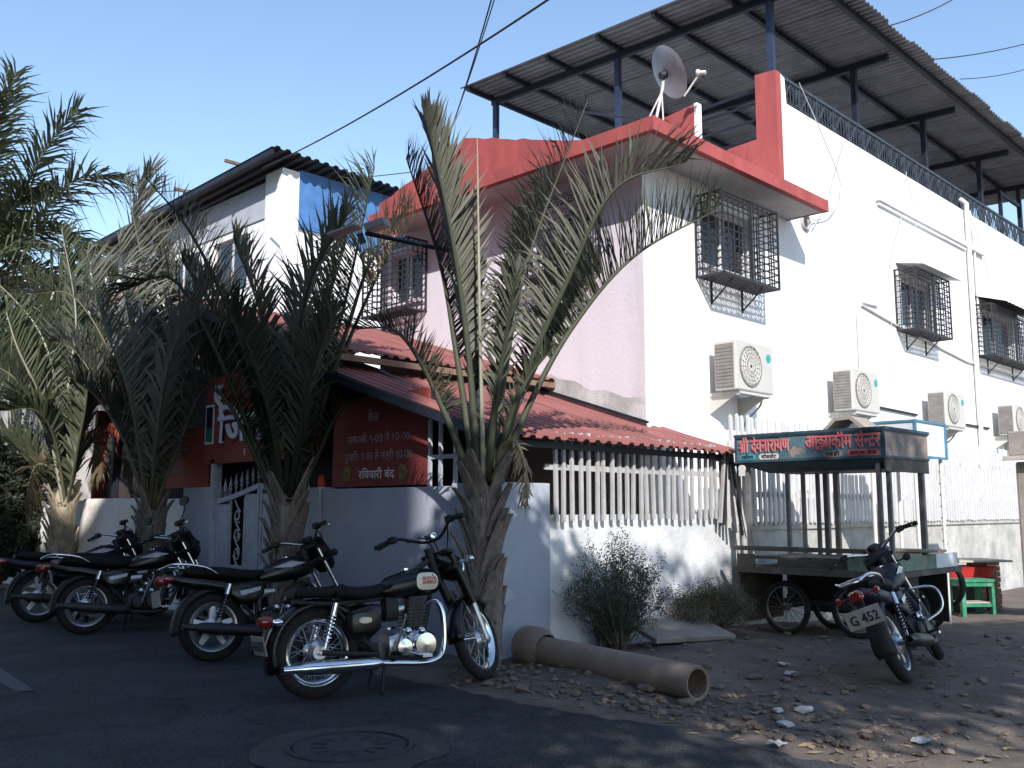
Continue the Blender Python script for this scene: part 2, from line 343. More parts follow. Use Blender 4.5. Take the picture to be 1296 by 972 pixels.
tag(mb.build('ground', 'dirt', smooth=True), kind='structure')
mb = MB(); L_ = []; Rr = []
RY = [-120, -80, -40, -20, -8, -3] + steps(-1, 9, .06) + [10, 11, 12, 14, 17, 20, 40, 80, 120]
for yy in RY:
    e = .05 * MN.noise((0, yy * 8, 4)) * smooth(8, 6, yy) +  5.0 + .14 * MN.noise((0, yy * .7, 1)) + .05 * MN.noise((0, yy * 3.1, 2)); L_.append(mb.av((-6, yy, .006))); Rr.append(mb.av((e + (.75 if yy > 6.6 else 0) * smooth(6.4, 8, yy), yy, .006)))
for k in range(len(RY) - 1): mb.f.append([L_[k], Rr[k], Rr[k + 1], L_[k + 1]])
tag(mb.build('road', 'asphalt'), kind='structure')
mb = MB(); mb.poly([(2.62, 7.75, .011), (2.74, 7.72, .011), (2.98, 9.6, .011), (2.8, 9.6, .011)])
mk = mb.build('road_marking', 'paint_mark'); tag(mk, kind='structure')
# manhole
mh = thing('manhole_cover', 'round iron manhole cover in a worn concrete collar in the road', 'manhole', (3.36, 4.6, .006))
c0 = V((3.36, 4.6, 0))
mb = MB(); pr = []
for k in range(40):
    a = 2 * math.pi * k / 40; r = .56 + .05 * MN.noise((math.cos(a) * 2, math.sin(a) * 2, 0)); pr.append((c0.x + r * math.cos(a), c0.y + r * math.sin(a), .011))
inn = [(c0.x + .365 * math.cos(2 * math.pi * k / 40), c0.y + .365 * math.sin(2 * math.pi * k / 40), .022) for k in range(40)]
for k in range(40): mb.poly([pr[k], pr[(k + 1) % 40], inn[(k + 1) % 40], inn[k]])
mb.build('collar', 'ring', mh, smooth=True)
MB().lathe([(.362, .005), (.362, .03), (.335, .032), (.335, .018), (.325, .018)], 40, c0).build('rim', 'iron', mh, smooth=40)
mb = MB().lathe([(.32, .01), (.32, .024), (.24, .027), (.235, .022), (.14, .022), (.135, .027), (0, .027)], 40, c0)
for k in range(12):
    a = k * math.pi / 6; d = V((math.cos(a), math.sin(a), 0)); mb.bar(c0 + d * .15 + V((0, 0, .025)), c0 + d * .22 + V((0, 0, .025)), .02, .008)
mb.build('lid', 'iron', mh, smooth=40)

# ------------------------------------------------------------------ white house
XB, YB, YL, XE = 9.65, 7.15, 12.6, 26.4
house = thing('house', 'white two storey house with red parapet, red slab edge and caged windows', 'house', (XB, YB, 0))
wnR = [(10.98, 12.32, 4.72, 5.6), (17.75, 19.2, 4.78, 5.75), (22.1, 24.2, 4.75, 5.75)]       # openings in the sunny wall
wnL = [(11.55, 12.35, 4.72, 5.55), (8.05, 9.05, 4.68, 5.45)]                            # openings in the lilac wall
def wall_face(mb, f, u0, u1, z0, z1, ops, dep):      # f(u, z, d) -> point, d metres into the wall
    us = sorted({u0, u1, *[o[0] for o in ops], *[o[1] for o in ops]}); zs = sorted({z0, z1, *[o[2] for o in ops], *[o[3] for o in ops]})
    for a, b in zip(us, us[1:]):
        for c, d in zip(zs, zs[1:]):
            if any(o[0] <= a and b <= o[1] and o[2] <= c and d <= o[3] for o in ops): continue
            mb.poly([f(a, c, 0), f(b, c, 0), f(b, d, 0), f(a, d, 0)])
    for a, b, c, d in ops:
        for q in (((a, c), (b, c)), ((b, c), (b, d)), ((b, d), (a, d)), ((a, d), (a, c))):
            (p, r), (s, t) = q; mb.poly([f(p, r, 0), f(s, t, 0), f(s, t, dep), f(p, r, dep)])
fr = lambda u, z, d: (u, YB + d, z)
fl = lambda u, z, d: (XB + d, u, z)
mb = MB(); wall_face(mb, fr, XB, XE, -.3, 5.9, wnR, .2)
mb.poly([(XE, YB, -.3), (XE, YL, -.3), (XE, YL, 7.0), (XE, YB, 7.0)]); mb.poly([(XB, YL, -.3), (XE, YL, -.3), (XE, YL, 6.2), (XB, YL, 6.2)])
mb.poly([(XB, YB, 6.2), (XE, YB, 6.2), (XE, YL, 6.2), (XB, YL, 6.2)])
mb.poly([(XB + .02, YB + .5, 0), (XE, YB + .5, 0), (XE, YB + .5, 6), (XB + .5, YB + .5, 6)])
hw = mb.build('wall', 'white_wall', house)
mb = MB(); wall_face(mb, fl, YB, YL, 0, 5.9, wnL, .2); wl = mb.build('wall', 'lilac_wall', house); wl['label'] = 'lilac tinted side wall'
mb = MB().box(13.42, XE, YB, YB + .22, 5.9, 7.86); mb.prism([(13.42, YB, 7.86), (13.58, YB, 7.86), (13.54, YB, 8.28), (13.42, YB, 8.32)], (0, .22, 0)); up_ = mb.build('parapet', 'white_wall', house)
# pale patch of damp plaster where the tin roof meets the lilac wall
mb = MB(); pts = []
for k in range(30):
    y = 7.16 + k * .062; zt = 2.52 + .31 * (y - 7.15); pts.append(((XB - .02, y, zt - .12), (XB - .004, y, zt + .12 + .1 * MN.noise((y * 2.3, 0, 0)) + .05)))
for a, b in zip(pts, pts[1:]): mb.poly([a[0], b[0], b[1], a[1]])
mb.build('damp_plaster', 'mould', house)
# slab with red edge
OV = .7; ZS = 5.88
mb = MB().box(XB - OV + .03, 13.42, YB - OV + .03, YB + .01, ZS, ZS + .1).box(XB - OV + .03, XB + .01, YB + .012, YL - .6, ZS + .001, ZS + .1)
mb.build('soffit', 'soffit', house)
mb = MB().box(XB - OV, 13.45, YB - OV, YB - OV + .1, ZS - .015, ZS + .16).box(XB - OV - .002, XB - OV + .1, YB - OV + .1, YL - .55, ZS - .013, ZS + .158)
mb.box(XB - OV + .1, 13.448, YB - OV + .1, YB - .002, ZS + .1, ZS + .155).box(XB - OV + .1, XB - .002, YB - .002, YL - .56, ZS + .1, ZS + .153); mb.box(13.42, 13.447, YB - OV + .1, YB - .004, ZS - .01, ZS + .1)
mb.build('slab_edge', 'red', house)
# red parapet over the lilac wall with its raked end
mb = MB().prism([(XB, YL + .1, 5.9), (XB, YL + .1, 6.55), *[(XB, y, z + .025 * MN.noise((y * 5, 0, 7)) + .012 * MN.noise((y * 17, 0, 3))) for y, z in [(12.5 - i * .15, 6.58 + .04 * i) for i in range(1, 13)] + [(10.55, 7.12)] + [(10.4 - i * .16, 7.075 - .0485 * i) for i in range(13)] + [(8.3 - i * .14, 6.44 - .03 * i) for i in range(8)]], (XB, YB, 6.22), (XB, YB, 5.9)], (.2, 0, 0))
mb.build('red_parapet', 'red', house)
# red L shaped return wall and the low stub wall
mb = MB().prism([(13.41, YB - .002, 5.95), (13.41, YB - .002, 8.33), (13.41, 7.52, 8.36), (13.41, 7.52, 7.27), (13.41, 8.05, 7.25), (13.41, 8.75, 6.6), (13.41, 8.75, 5.95)], (-.16, 0, 0)); mb.build('return_wall', 'red', house)
mb = MB().prism([(10.98, 7.2, 6.1), (10.98, 7.2, 7.05), (10.98, 7.95, 6.98), (10.98, 7.95, 6.1)], (.1, 0, 0)); mb.build('stub_wall', 'red', house)
MB().box(10.975, 11.09, 7.15, 7.198, 6.05, 7.06).build('stub_end', 'white_wall', house)
# mouldings, downpipe, sunshades
mb = MB().box(16.8, 21.25, YB - .09, YB + .01, 7.0, 7.1).box(16.85, 21.25, YB - .05, YB + .01, 6.93, 7.0); mb.build('ledge', 'white_wall', house)
mb = MB().box(21.45, 22.3, YB - .09, YB + .01, 7.0, 7.1); mb.build('ledge', 'white_wall', house)
mb = MB().tube([(21.35, YB - .07, 1.0), (21.35, YB - .07, 8.0), (21.35, YB + .05, 8.12)], .055, 10); mb.build('downpipe', 'pvc', house, smooth=40)
mb = MB().tube([(21.75, YB - .05, 4.9), (21.75, YB - .05, 7.5), (21.6, YB - .05, 7.9)], .025, 8); mb.build('downpipe', 'pvc', house, smooth=40)
mb = MB().tube([(15.95, YB - .03, 4.9), (17.6, YB - .03, 4.72), (20.9, YB - .03, 4.45), (26, YB - .03, 4.45)], .02, 8); mb.build('conduit', 'pvc', house, smooth=40)
mb = MB().tube([(15.75, YB - .03, 3.6), (15.75, YB - .03, 4.75), (15.95, YB - .03, 4.95), (16.6, YB - .03, 4.98)], .018, 8); mb.build('conduit', 'pvc', house, smooth=40)
mb = MB().tube([(15.6, YB - .03, 3.15), (18.1, YB - .03, 3.12)], .022, 8).tube([(19.2, YB - .03, 3.1), (22, YB - .03, 3.1)], .022, 8); mb.build('conduit', 'cage', house, smooth=40)
mb = MB().prism([(17.55, YB + .01, 5.97), (17.55, YB - .52, 5.86), (17.55, YB - .52, 5.93), (17.55, YB + .01, 6.06)], (1.95, 0, 0)); mb.build('sunshade', 'white_wall', house)
mb = MB(); corr(mb, (21.7, YB + .01, 6.0), (0, -.62, -.2), (2.9, 0, 0), 12, .012, 1); mb.build('sunshade', 'dark_tin', house, sol=.006)
# round hole in the wall: a proud stub with a dark disc for its shaded bore
mb = MB().lathe([(.16, .002), (.15, -.02), (.135, -.05), (.12, -.05), (.118, -.006), (.1, -.004)], 20, (14.02, YB, 5.98), (0, 1, 0)); ph = mb.build('vent_pipe', 'mould', house, smooth=50); MB().lathe([(.119, -.005), (0, -.0055)], 20, (14.02, YB, 5.98), (0, 1, 0)).build('bore_shade', 'interior_shade', ph)
def window(ops, face, name='window'):
    a, b, c, d = ops; wd = MB(); t = .05; F = (lambda u, z, q: V(fr(u, z, q))) if face == 'r' else (lambda u, z, q: V(fl(u, z, q)))
    def bx(m_, u0, u1, z0, z1, q0, q1):
        p, q = F(u0, z0, q0), F(u1, z1, q1); m_.box(min(p.x, q.x), max(p.x, q.x), min(p.y, q.y), max(p.y, q.y), z0, z1)
    mid = (a + b) / 2
    bx(wd, a, b, c, c + t, .1, .16); bx(wd, a, b, d - t, d, .1, .16); bx(wd, a, a + t, c + t, d - t, .1, .16); bx(wd, b - t, b, c + t, d - t, .1, .16); bx(wd, mid - t / 2, mid + t / 2, c + t, d - t, .1, .16)
    W = wd.build(name, 'frame_white', house, bevel=.004)
    for u0, u1 in ((a + t, mid - t / 2), (mid + t / 2, b - t)):
        p = MB(); bx(p, u0, u1, c + t, d - t, .13, .138); p.build('pane', 'glass', W)
    s = MB(); bx(s, a - .06, b + .06, c - .06, c, -.06, .02); s.build('sill', 'frame_white' if face == 'r' else 'lilac_wall', W)
    return W, F
def cage(W, F, a, b, c, d, p, step=.105, brackets=True, front_only=False):
    mb = MB(); t = .026
    for z in (c, d): # frame rings
        mb.bar(F(a, z, -p), F(b, z, -p), t); mb.bar(F(a, z, 0), F(a, z, -p), t); mb.bar(F(b, z, 0), F(b, z, -p), t)
    for u in (a, b): mb.bar(F(u, c, -p), F(u, d, -p), t); mb.bar(F(u, c, -.02), F(u, d, -.02), t)
    mb.bar(F((a + b) / 2, c, -p), F((a + b) / 2, d, -p), t)
    r = .0075; n = max(4, round((d - c) / step)); k = max(4, round((b - a) / (step * 1.25)))
    for i in range(1, n):
        z = c + (d - c) * i / n; mb.bar(F(a, z, -p), F(b, z, -p), 2 * r); mb.bar(F(a, z, 0), F(a, z, -p), 2 * r); mb.bar(F(b, z, 0), F(b, z, -p), 2 * r)
    for i in range(1, k):
        u = a + (b - a) * i / k; mb.bar(F(u, c, -p), F(u, d, -p), 2 * r)
    for i in range(1, 4):
        q = -p * i / 4
        for u in (a, b): mb.bar(F(u, c, q), F(u, d, q), 2 * r)
        for z in (c, d): mb.bar(F(a, z, q), F(b, z, q), 2 * r)
    for i in range(1, 2 * k):
        u = a + (b - a) * i / (2 * k); mb.bar(F(u, c, 0), F(u, c, -p), .03, .012)
    if brackets:
        for u in (a + .25 * (b - a), a + .8 * (b - a)):
            mb.bar(F(u, c, -p * .8), F(u, c - .3, -.01), .018); mb.bar(F(u, c, -.012), F(u, c - .32, -.012), .022)
    return mb.build('grille', 'cage', W)
W, F = window(wnR[0], 'r'); cage(W, F, 10.84, 12.3, 4.5, 5.64, .45)
W, F = window(wnR[1], 'r'); cage(W, F, 17.45, 19.1, 4.65, 5.8, .4)
W, F = window(wnR[2], 'r'); cage(W, F, 21.5, 24.5, 4.64, 5.75, .4)
W, F = window(wnL[0], 'l'); cage(W, F, 11.42, 12.58, 4.48, 5.62, .4)
W, F = window(wnL[1], 'l'); cage(W, F, 7.85, 9.1, 4.5, 5.54, .4)
for (a, b, c, d) in wnR: MB().box(a + .08, a + .45 * (b - a), YB + .2, YB + .24, c, d).build('curtain', 'curtain', house)
for (a, b, c, d) in wnL: MB().box(XB + .2, XB + .24, a + .06, a + .5 * (b - a), c, d).build('curtain', 'curtain', house)
mb = MB().poly([(XB + .5, YB + .5, 0), (XB + .5, YL, 0), (XB + .5, YL, 5.9), (XB + .5, YB + .5, 5.9)]); mb.build('room_shade', 'interior_shade', house)  # dark plane standing in for the unlit rooms behind the windows
# loose wires hanging down the sunny wall
for pts in ([(13.9, 7.08, 8.3), (14.6, 7.06, 7.6), (15.3, 7.1, 6.9), (14.9, 7.1, 6.3), (14.1, 7.1, 6.0)], [(15.5, 7.08, 7.8), (15.0, 7.1, 6.9), (14.7, 7.1, 6.4), (14.2, 7.1, 5.9)], [(18.2, 7.1, 7.9), (18.0, 7.1, 7.2), (17.2, 7.1, 5.8), (17.1, 7.1, 4.6), (17.0, 7.1, 3.5)], [(18.2, 7.1, 7.8), (18.5, 7.1, 7.0), (18.3, 7.1, 6.2)], [(21.6, 7.1, 7.9), (22.6, 7.1, 6.6), (22.4, 7.1, 5.7), (21.7, 7.1, 5.5)]):
    MB().tube(catmull(pts, 6), .009, 5).build('loose_wire', 'cable_grey', house)

# railing on the parapet
rl = thing('parapet_railing', 'ornamental blue grey iron railing along the top of the white wall', 'railing', (13.6, YB + .1, 7.86))
Y0 = YB + .1
MB().box(13.58, XE, Y0 - .025, Y0 + .025, 8.34, 8.39).build('top_rail', 'rail_paint', rl)
MB().box(13.58, XE, Y0 - .015, Y0 + .015, 7.91, 7.94).build('bottom_rail', 'rail_paint', rl)
np_ = 21; wd = (XE - 13.6) / np_; src = None
for k in range(np_):
    x = 13.6 + k * wd
    if src is None:
        mb = MB(); mb.bar((0, 0, -.4 + .4), (0, 0, .48), .03)
        mb.bar((.02, 0, .09), (wd * .5, 0, .46), .03, .016); mb.bar((wd * .5, 0, .46), (wd - .02, 0, .09), .03, .016)
        mb.bar((.02, 0, .46), (wd * .25, 0, .26), .02, .012); mb.bar((wd - .02, 0, .46), (wd * .75, 0, .26), .02, .012)
        for i in range(1, 6): mb.bar((wd * i / 6, 0, .08), (wd * i / 6, 0, .46), .014)
        src = mb.build('railing_panel', 'rail_paint', rl, world=False); src.location = V((x, Y0, 7.86)) - ORG[rl.name]
    else: inst(src, 'railing_panel', (x, Y0, 7.86), rl)
# three thin pipes closing the gap between the red walls
for k, z in enumerate((7.9, 7.62, 7.3)):
    o = MB().tube([(13.3, 7.52, z), (13.3, 8.9, z), (11.1, 9.4, z - .25)] if k == 0 else [(13.3, 7.52, z), (13.3, 9.2, z)], .022, 6).build('guard_pipe', 'steel_dark', house)

# ------------------------------------------------------------------ tin canopy on the roof terrace
cn = thing('terrace_canopy', 'large corrugated tin canopy on dark steel posts above the roof terrace', 'canopy', (13.4, 7.3, 6.3))
CX0, CX1, CY0, CY1 = 12.7, 27.0, 6.35, 14.05
cz = lambda y: 9.8 + .035 * (y - 6.35)
sw = 1.02; n = int((CX1 - CX0) / sw) + 1; src = None
for k in range(n):
    x = CX0 + k * sw
    if src is None:
        mb = MB(); corr(mb, (0, 0, 0), (0, CY1 - CY0, cz(CY1) - cz(CY0)), (sw + .03, 0, 0), 7, .035, 2)
        src = mb.build('roof_sheet', 'tin', cn, world=False, sol=.004); src.location = V((x, CY0, cz(CY0))) - ORG[cn.name]
    else:
        inst(src, 'roof_sheet', (x, CY0 + random.uniform(-.05, .05), cz(CY0) + (.006 if k % 2 else 0)), cn)
for y in (6.62, 7.9, 9.15, 10.4, 11.65, 12.8, 13.85):
    MB().box(CX0 + .05, CX1 - .1, y - .035, y + .035, cz(y) - .1, cz(y) - .012).build('purlin', 'steel_dark', cn)
for x in (13.42, 16.75, 20.05, 23.4, 26.3):
    mb = MB().bar((x, 6.75, cz(6.75) - .17), (x, 13.8, cz(13.8) - .17), .09, .13); mb.build('rafter', 'steel_dark', cn)
for x in (13.42, 16.75, 20.05, 23.4, 26.3):
    for y in ((7.3, 10.45, 13.7) if x < 14 else (7.42, 13.5)):
        MB().box(x - .05, x + .05, y - .05, y + .05, 6.2, cz(y) - .235).build('post', 'steel_blue' if x < 14 else 'steel_dark', cn)
o = MB().box(24.72, 24.8, 7.37, 7.45, 6.2, 9.2).box(24.8, 26.2, 7.38, 7.44, 9.1, 9.2).build('brace', 'steel_dark', cn)
MB().bar((13.42, 7.3, 8.2), (13.42, 13.6, 8.05), .04).build('tie_bar', 'steel_dark', cn)

# satellite dish
dp = V((10.35, 7.75, 6.1)); ds = thing('satellite_dish', 'grey satellite dish on a tripod mast beside the red parapet', 'satellite dish', dp)
dc = at(842, 94, 13.3); ax = (RT * .78 + UP * .45 + FW * .28).normalized()
prof = [(.0, 0), (.1, .004), (.2, .018), (.29, .04), (.375, .068), (.38, .072), (.375, .075), (.29, .048), (.2, .026), (.1, .012), (0, .008)]
q_ = ax.to_track_quat('Z', 'Y').to_matrix().to_4x4(); mb = MB(); mb.mx = Matrix.Translation(dc) @ q_; mb.lathe(prof, 36); mb.build('reflector', 'grey_paint', ds, smooth=40)
ft = at(829, 158, 13.3)
mb = MB().tube([ft, dc + (ft - dc) * .25, dc - ax * .03], .022, 8)
for dx in (-.14, .12): mb.tube([ft + RT * dx - UP * .02, dc + (ft - dc) * .35], .012, 6)
mb.build('mast', 'pvc', ds, smooth=40)
hub = dc - ax * .03; MB().lathe([(0, -.05), (.06, -.05), (.06, .03), (0, .03)], 12, hub, ax).build('mount', 'steel_dark', ds, smooth=40)
lb = at(866, 122, 13.2); ln = at(886, 92, 13.1)
MB().tube([lb, ln], .014, 6).build('feed_arm', 'pvc', ds)
mb = MB().lathe([(0, 0), (.045, 0), (.05, .03), (.03, .05), (.03, .13), (0, .13)], 12, ln - (dc - ln).normalized() * -.05, -(dc - ln).normalized() * 1.0); mb.build('feed_horn', 'pvc', ds, smooth=40)
MB().tube(catmull([ln, ln + UP * -.1 + RT * .06, ln + UP * -.22 - RT * .05, lb], 6), .006, 5).build('cable', 'cable', ds)

# air conditioners
acn = ['between the caged window and the tin roof', 'directly behind the roof of the food cart', 'left of the long downpipe', 'cut by the right edge of the picture']
acx = [(10.98, 11.95, 2.93), (14.43, 15.4, 2.91), (18.3, 19.27, 2.9), (22.2, 23.17, 2.95)]
ac0 = None
def copy_tree(o, loc):
    c = o.copy(); col.objects.link(c); c.location = loc; ORG[c.name] = V(loc)
    def rec(a, b):
        for ch in [x for x in bpy.data.objects if x.parent == a]:
            d = ch.copy(); col.objects.link(d); d.parent = b; rec(ch, d)
    rec(o, c); return c
for k, (x0, x1, z0) in enumerate(acx):
    lab = 'white air conditioner outdoor unit on wall bracket, ' + acn[k]
    if ac0 is None:
        ac0 = thing('air_conditioner', lab, 'air conditioner', (x0, YB, z0), 'air conditioners on the sunny wall', local=True)
        wdt, hh, dd = .97, .68, .34; yf = -.5
        mb = MB().box(0, wdt, yf, yf + dd, 0, hh); bd = mb.build('casing', 'ac_white', ac0, bevel=.02)
        mb = MB().box(-.006, .004, yf + .04, yf + dd - .02, .03, hh - .05)
        for i in range(12): mb.box(-.012, -.004, yf + .05, yf + dd - .03, .05 + i * .047, .075 + i * .047)
        mb.build('side_grille', 'ac_side', ac0)
        cx, czz = .36, .34; f3 = MB().lathe([(.275, -.004), (.285, -.012), (.265, -.014), (.26, .03), (.0, .03)], 32, (cx, yf, czz), (0, 1, 0)); fan = f3.build('fan_ring', 'ac_side', ac0, smooth=40)
        mb = MB()
        for i in range(9):
            a = i * math.pi / 9 ; d = V((math.cos(a), 0, math.sin(a))) * .262; c = V((cx, yf - .012, czz)); mb.bar(c - d, c + d, .012, .006, (0, 1, 0))
        for r in (.07, .13, .19, .24):
            mb.tube([(cx + r * math.cos(i * math.pi / 12), yf - .016, czz + r * math.sin(i * math.pi / 12)) for i in range(24)], .0055, 4, closed=True)
        mb.build('guard', 'ac_white', fan)
        mb = MB()
        for i in range(4):
            a = i * math.pi / 2 + .4; d = V((math.cos(a), 0, math.sin(a))); t = V((-math.sin(a), 0, math.cos(a))); c = V((cx, yf + .015, czz))
            mb.poly([c + d * .04 - t * .05, c + d * .24 - t * .1, c + d * .25 + t * .08, c + d * .05 + t * .05 + V((0, .01, 0))])
        mb.build('blade', 'ac_side', fan)
        MB().lathe([(.06, 0), (.06, -.004), (0, -.005)], 20, (.84, yf - .002, .5), (0, 1, 0)).build('badge', 'teal', ac0)
        mb = MB()
        for x in (.12, .85): mb.box(x - .02, x + .02, yf + .02, 0, -.06, -.008).prism([(x - .012, -.001, -.06), (x - .012, -.001, -.3), (x - .012, yf + .1, -.06)], (.024, 0, 0))
        mb.box(.1, .87, yf + .0, yf + .05, -.045, -.012); mb.build('bracket', 'ac_white', ac0)
        MB().tube(catmull([(.9, yf + .2, .1), (1.04, yf + .25, -.1), (.95, -.05, -.35), (.9, -.02, -.55)], 5), .016, 6).build('hose', 'cable_grey', ac0)
    else:
        a = copy_tree(ac0, (x0, YB, z0)); a['label'] = lab
# ------------------------------------------------------------------ compound wall, fences, gate
XA, YA = 6.15, 6.2
cw = thing('compound_wall', 'plastered boundary wall, coloured blue grey for its shade, with square corner pillar behind the parked motorcycles', 'wall', (XA, YA, 0))
MB().box(XA, XA + .2, 6.86, 9.05, -.1, 1.575).build('wall_panel', 'shade_blue_wall', cw, bevel=.008)
MB().box(XA - .02, XA + .64, YA - .02, YA + .66, -.1, 1.6).build('corner_pillar', 'shade_blue_wall', cw, bevel=.01)
MB().box(XA - .03, XA + .25, 9.06, 9.32, -.1, 1.6).build('pillar', 'shade_blue_wall', cw, bevel=.008)
MB().box(XA - .03, XA + .25, 11.52, 12.28, -.1, 1.64).build('pillar', 'shade_blue_wall', cw, bevel=.008)
MB().box(XA + .05, XA + .25, 12.28, 24, -.1, 1.5).build('wall_panel', 'white_wall', cw)
aw = thing('annex_wall', 'flaking whitewashed low wall behind the bushes under the tin roof', 'wall', (6.8, YA, 0))
def hump(x): return 1.3 - .05 * smooth(7, 10, x)
mb = MB().box(6.79, 10.0, YA + .03, YA + .25, -.15, 1.3); mb.build('wall_panel', 'wash', aw)
mb = MB()
for k in range(8):        # uneven plaster base bulging out of the wall
    x0 = 6.8 + k * .4; mb.prism([(x0, YA + .03, -.1), (x0, YA - .1 - .04 * random.random(), -.1), (x0, YA + .0, .16 + .1 * random.random()), (x0, YA + .03, .3)], (.4, 0, 0))
mb.build('footing', 'wash', aw)
def fence(root, x0, x1, pitch, zb, zt, y, m, wdt, thk, lean=.0, jit=.0, point=False, skip=()):
    src = None; k = 0; x = x0; h = zt - zb
    while x < x1:
        p = (x + random.uniform(-jit, jit), y, zb + random.uniform(-jit, jit)); rt = (random.uniform(-.015, .015), random.uniform(-lean, lean), 0)
        if src is None:
            mb = MB().prism([(0, 0, 0), (wdt, 0, 0), (wdt, 0, h - (.03 if point else 0)), (wdt / 2, 0, h), (0, 0, h - (.03 if point else 0))] if point else [(0, 0, 0), (wdt, 0, 0), (wdt, 0, h), (0, 0, h)], (0, thk, 0))
            src = mb.build('picket', m, root, world=False); src.location = V(p) - ORG[root.name]; src.rotation_euler = rt
        elif k not in skip: inst(src, 'picket', p, root, rt)
        x += pitch; k += 1
f1 = thing('picket_fence', 'weathered picket fence, greyed for its shade, hung on the whitewashed wall below the tin roof', 'fence', (6.8, YA, 1.2))
fence(f1, 6.83, 9.85, .122, 1.24, 2.1, YA - .055, 'picket', .04, .028, .02, .015)
MB().box(6.72, 9.95, YA - .025, YA - .002, 1.73, 1.785).build('fence_rail', 'picket', f1)
f2 = thing('picket_fence', 'long white picket fence on the stone wall behind the food cart', 'fence', (10, YA, 1.15))
fence(f2, 10.02, 21.4, .118, 1.17, 2.5, YA - .05, 'picket_white', .052, .026, .008, .012, True)
for z in (1.5, 2.1): MB().box(9.98, 21.5, YA - .022, YA + .01, z, z + .07).build('fence_rail', 'picket_white', f2)
for x in (12.2, 14.4, 16.6, 18.8): MB().box(x, x + .09, YA + .012, YA + .09, 1.0, 2.35).build('fence_post', 'picket_white', f2)
sw_ = thing('stone_wall', 'rough grey stone base wall carrying the white picket fence', 'wall', (10, YA, 0))
mb = MB().box(10.0, 24, YA + .02, YA + .3, -.5, 1.16); mb.build('wall_panel', 'base_wall', sw_)
mb = MB().box(10.0, 24, YA - .012, YA + .02, 1.1, 1.2); mb.build('coping', 'base_wall', sw_)
tn = thing('broken_fence', 'bundle of tilted dark broken pickets and wire where the two fences meet', 'fence', (9.95, YA - .1, .9))
mb = MB()
for k in range(7):
    x = 9.62 + k * .062; mb = MB().bar((x, YA - .1 - .02 * k, 1.2 - .03 * k), (x + .1 - .04 * k, YA - .12, 2.05 - .03 * (k % 3)), .04, .022); mb.build('picket', 'cage' if k % 2 else 'picket', tn)
MB().tube([(9.98, YA - .16, -.05), (9.96, YA - .16, 1.9)], .022, 8).build('post', 'grey_paint', tn)
MB().bar((9.4, YA - .1, 1.95), (10.05, YA - .16, 1.86), .05, .03).build('rail', 'cage', tn)
# grille between the notice board and the corner pillar
gr = thing('wall_grille', 'pale bar grille standing on the boundary wall beside the notice board', 'grille', (XA + .1, 7.0, 1.575))
for y in (6.9, 7.12, 7.28): MB().box(XA + .07, XA + .1, y, y + .035, 1.576, 2.25).build('bar', 'gate', gr)
for z in (1.85,): MB().box(XA + .072, XA + .098, 6.86, 7.32, z, z + .04).build('cross_bar', 'gate', gr)

gt = thing('entrance_gate', 'pale blue double entrance gate with spear points and scroll panels', 'gate', (XA, 9.35, 0))
def leaf(y0, y1, up):
    sgn = 1 if up else -1
    tz = lambda y: 1.45 + .2 * (1 - abs(y - 10.42) / 1.1) ** 1.3
    ps = [(y0 + (y1 - y0) * k / 8) for k in range(9)]
    lf = MB()
    for y in (y0 + .025, y1 - .025): lf.box(XA + .03, XA + .07, y - .025, y + .025, .08, tz(y))
    lf.box(XA + .032, XA + .068, y0 + .05, y1 - .05, .08, .14); lf.box(XA + .032, XA + .068, y0 + .05, y1 - .05, .62, .66)
    G = lf.build('gate_leaf', 'gate', gt, bevel=.004)
    m2 = MB()
    for a, b in zip(ps, ps[1:]): m2.bar((XA + .05, a, tz(a)), (XA + .05, b, tz(b)), .05, .06)
    m2.build('top_rail', 'gate', G)
    mid = (y0 + y1) / 2; w3 = (y1 - y0) / 3
    for c in (y0 + w3 * .5 + .02, y1 - w3 * .5 - .02):
        MB().box(XA + .04, XA + .05, c - w3 * .42, c + w3 * .42, .66, tz(c) - .06).build('panel', 'gate', G)
    m3 = MB()
    for sd in (-1, 1):
        m3.box(XA + .035, XA + .06, mid + sd * w3 * .5 - .012, mid + sd * w3 * .5 + .012, .14, tz(mid) - .03)
        for q in range(16):
            z = .2 + q * .075; m3.bar((XA + .03, mid + sd * w3 * .62 - .02, z), (XA + .03, mid + sd * w3 * .62 + .02, z + .035), .012)
    for q in range(5):      # scroll work
        z = .35 + q * .23; r = .075
        m3.tube([(XA + .045, mid + r * (1 - .05 * i) * math.cos(i * .6 + q), z + r * (1.25 - .05 * i) * math.sin(i * .6 + q)) for i in range(14)], .011, 5)
        m3.tube([(XA + .045, mid - .07, z + .05), (XA + .045, mid + .01, z + .12), (XA + .045, mid + .07, z + .2)], .01, 5)
    m3.build('scroll_work', 'gate', G)
    for k in range(8):
        y = y0 + .05 + (y1 - y0 - .1) * k / 7; z = tz(y) + .02
        MB().lathe([(.009, 0), (.009, .07), (.024, .09), (.009, .11), (.026, .14), (.014, .18), (0, .27)], 8, (XA + .05, y, z)).build('spear_point', 'gate', G, smooth=50)
leaf(9.36, 10.41, True); leaf(10.43, 11.48, True)
o = MB().box(XA - .02, XA + .1, 11.485, 11.56, 0, 2.0).build('gate_post', 'gate', gt)

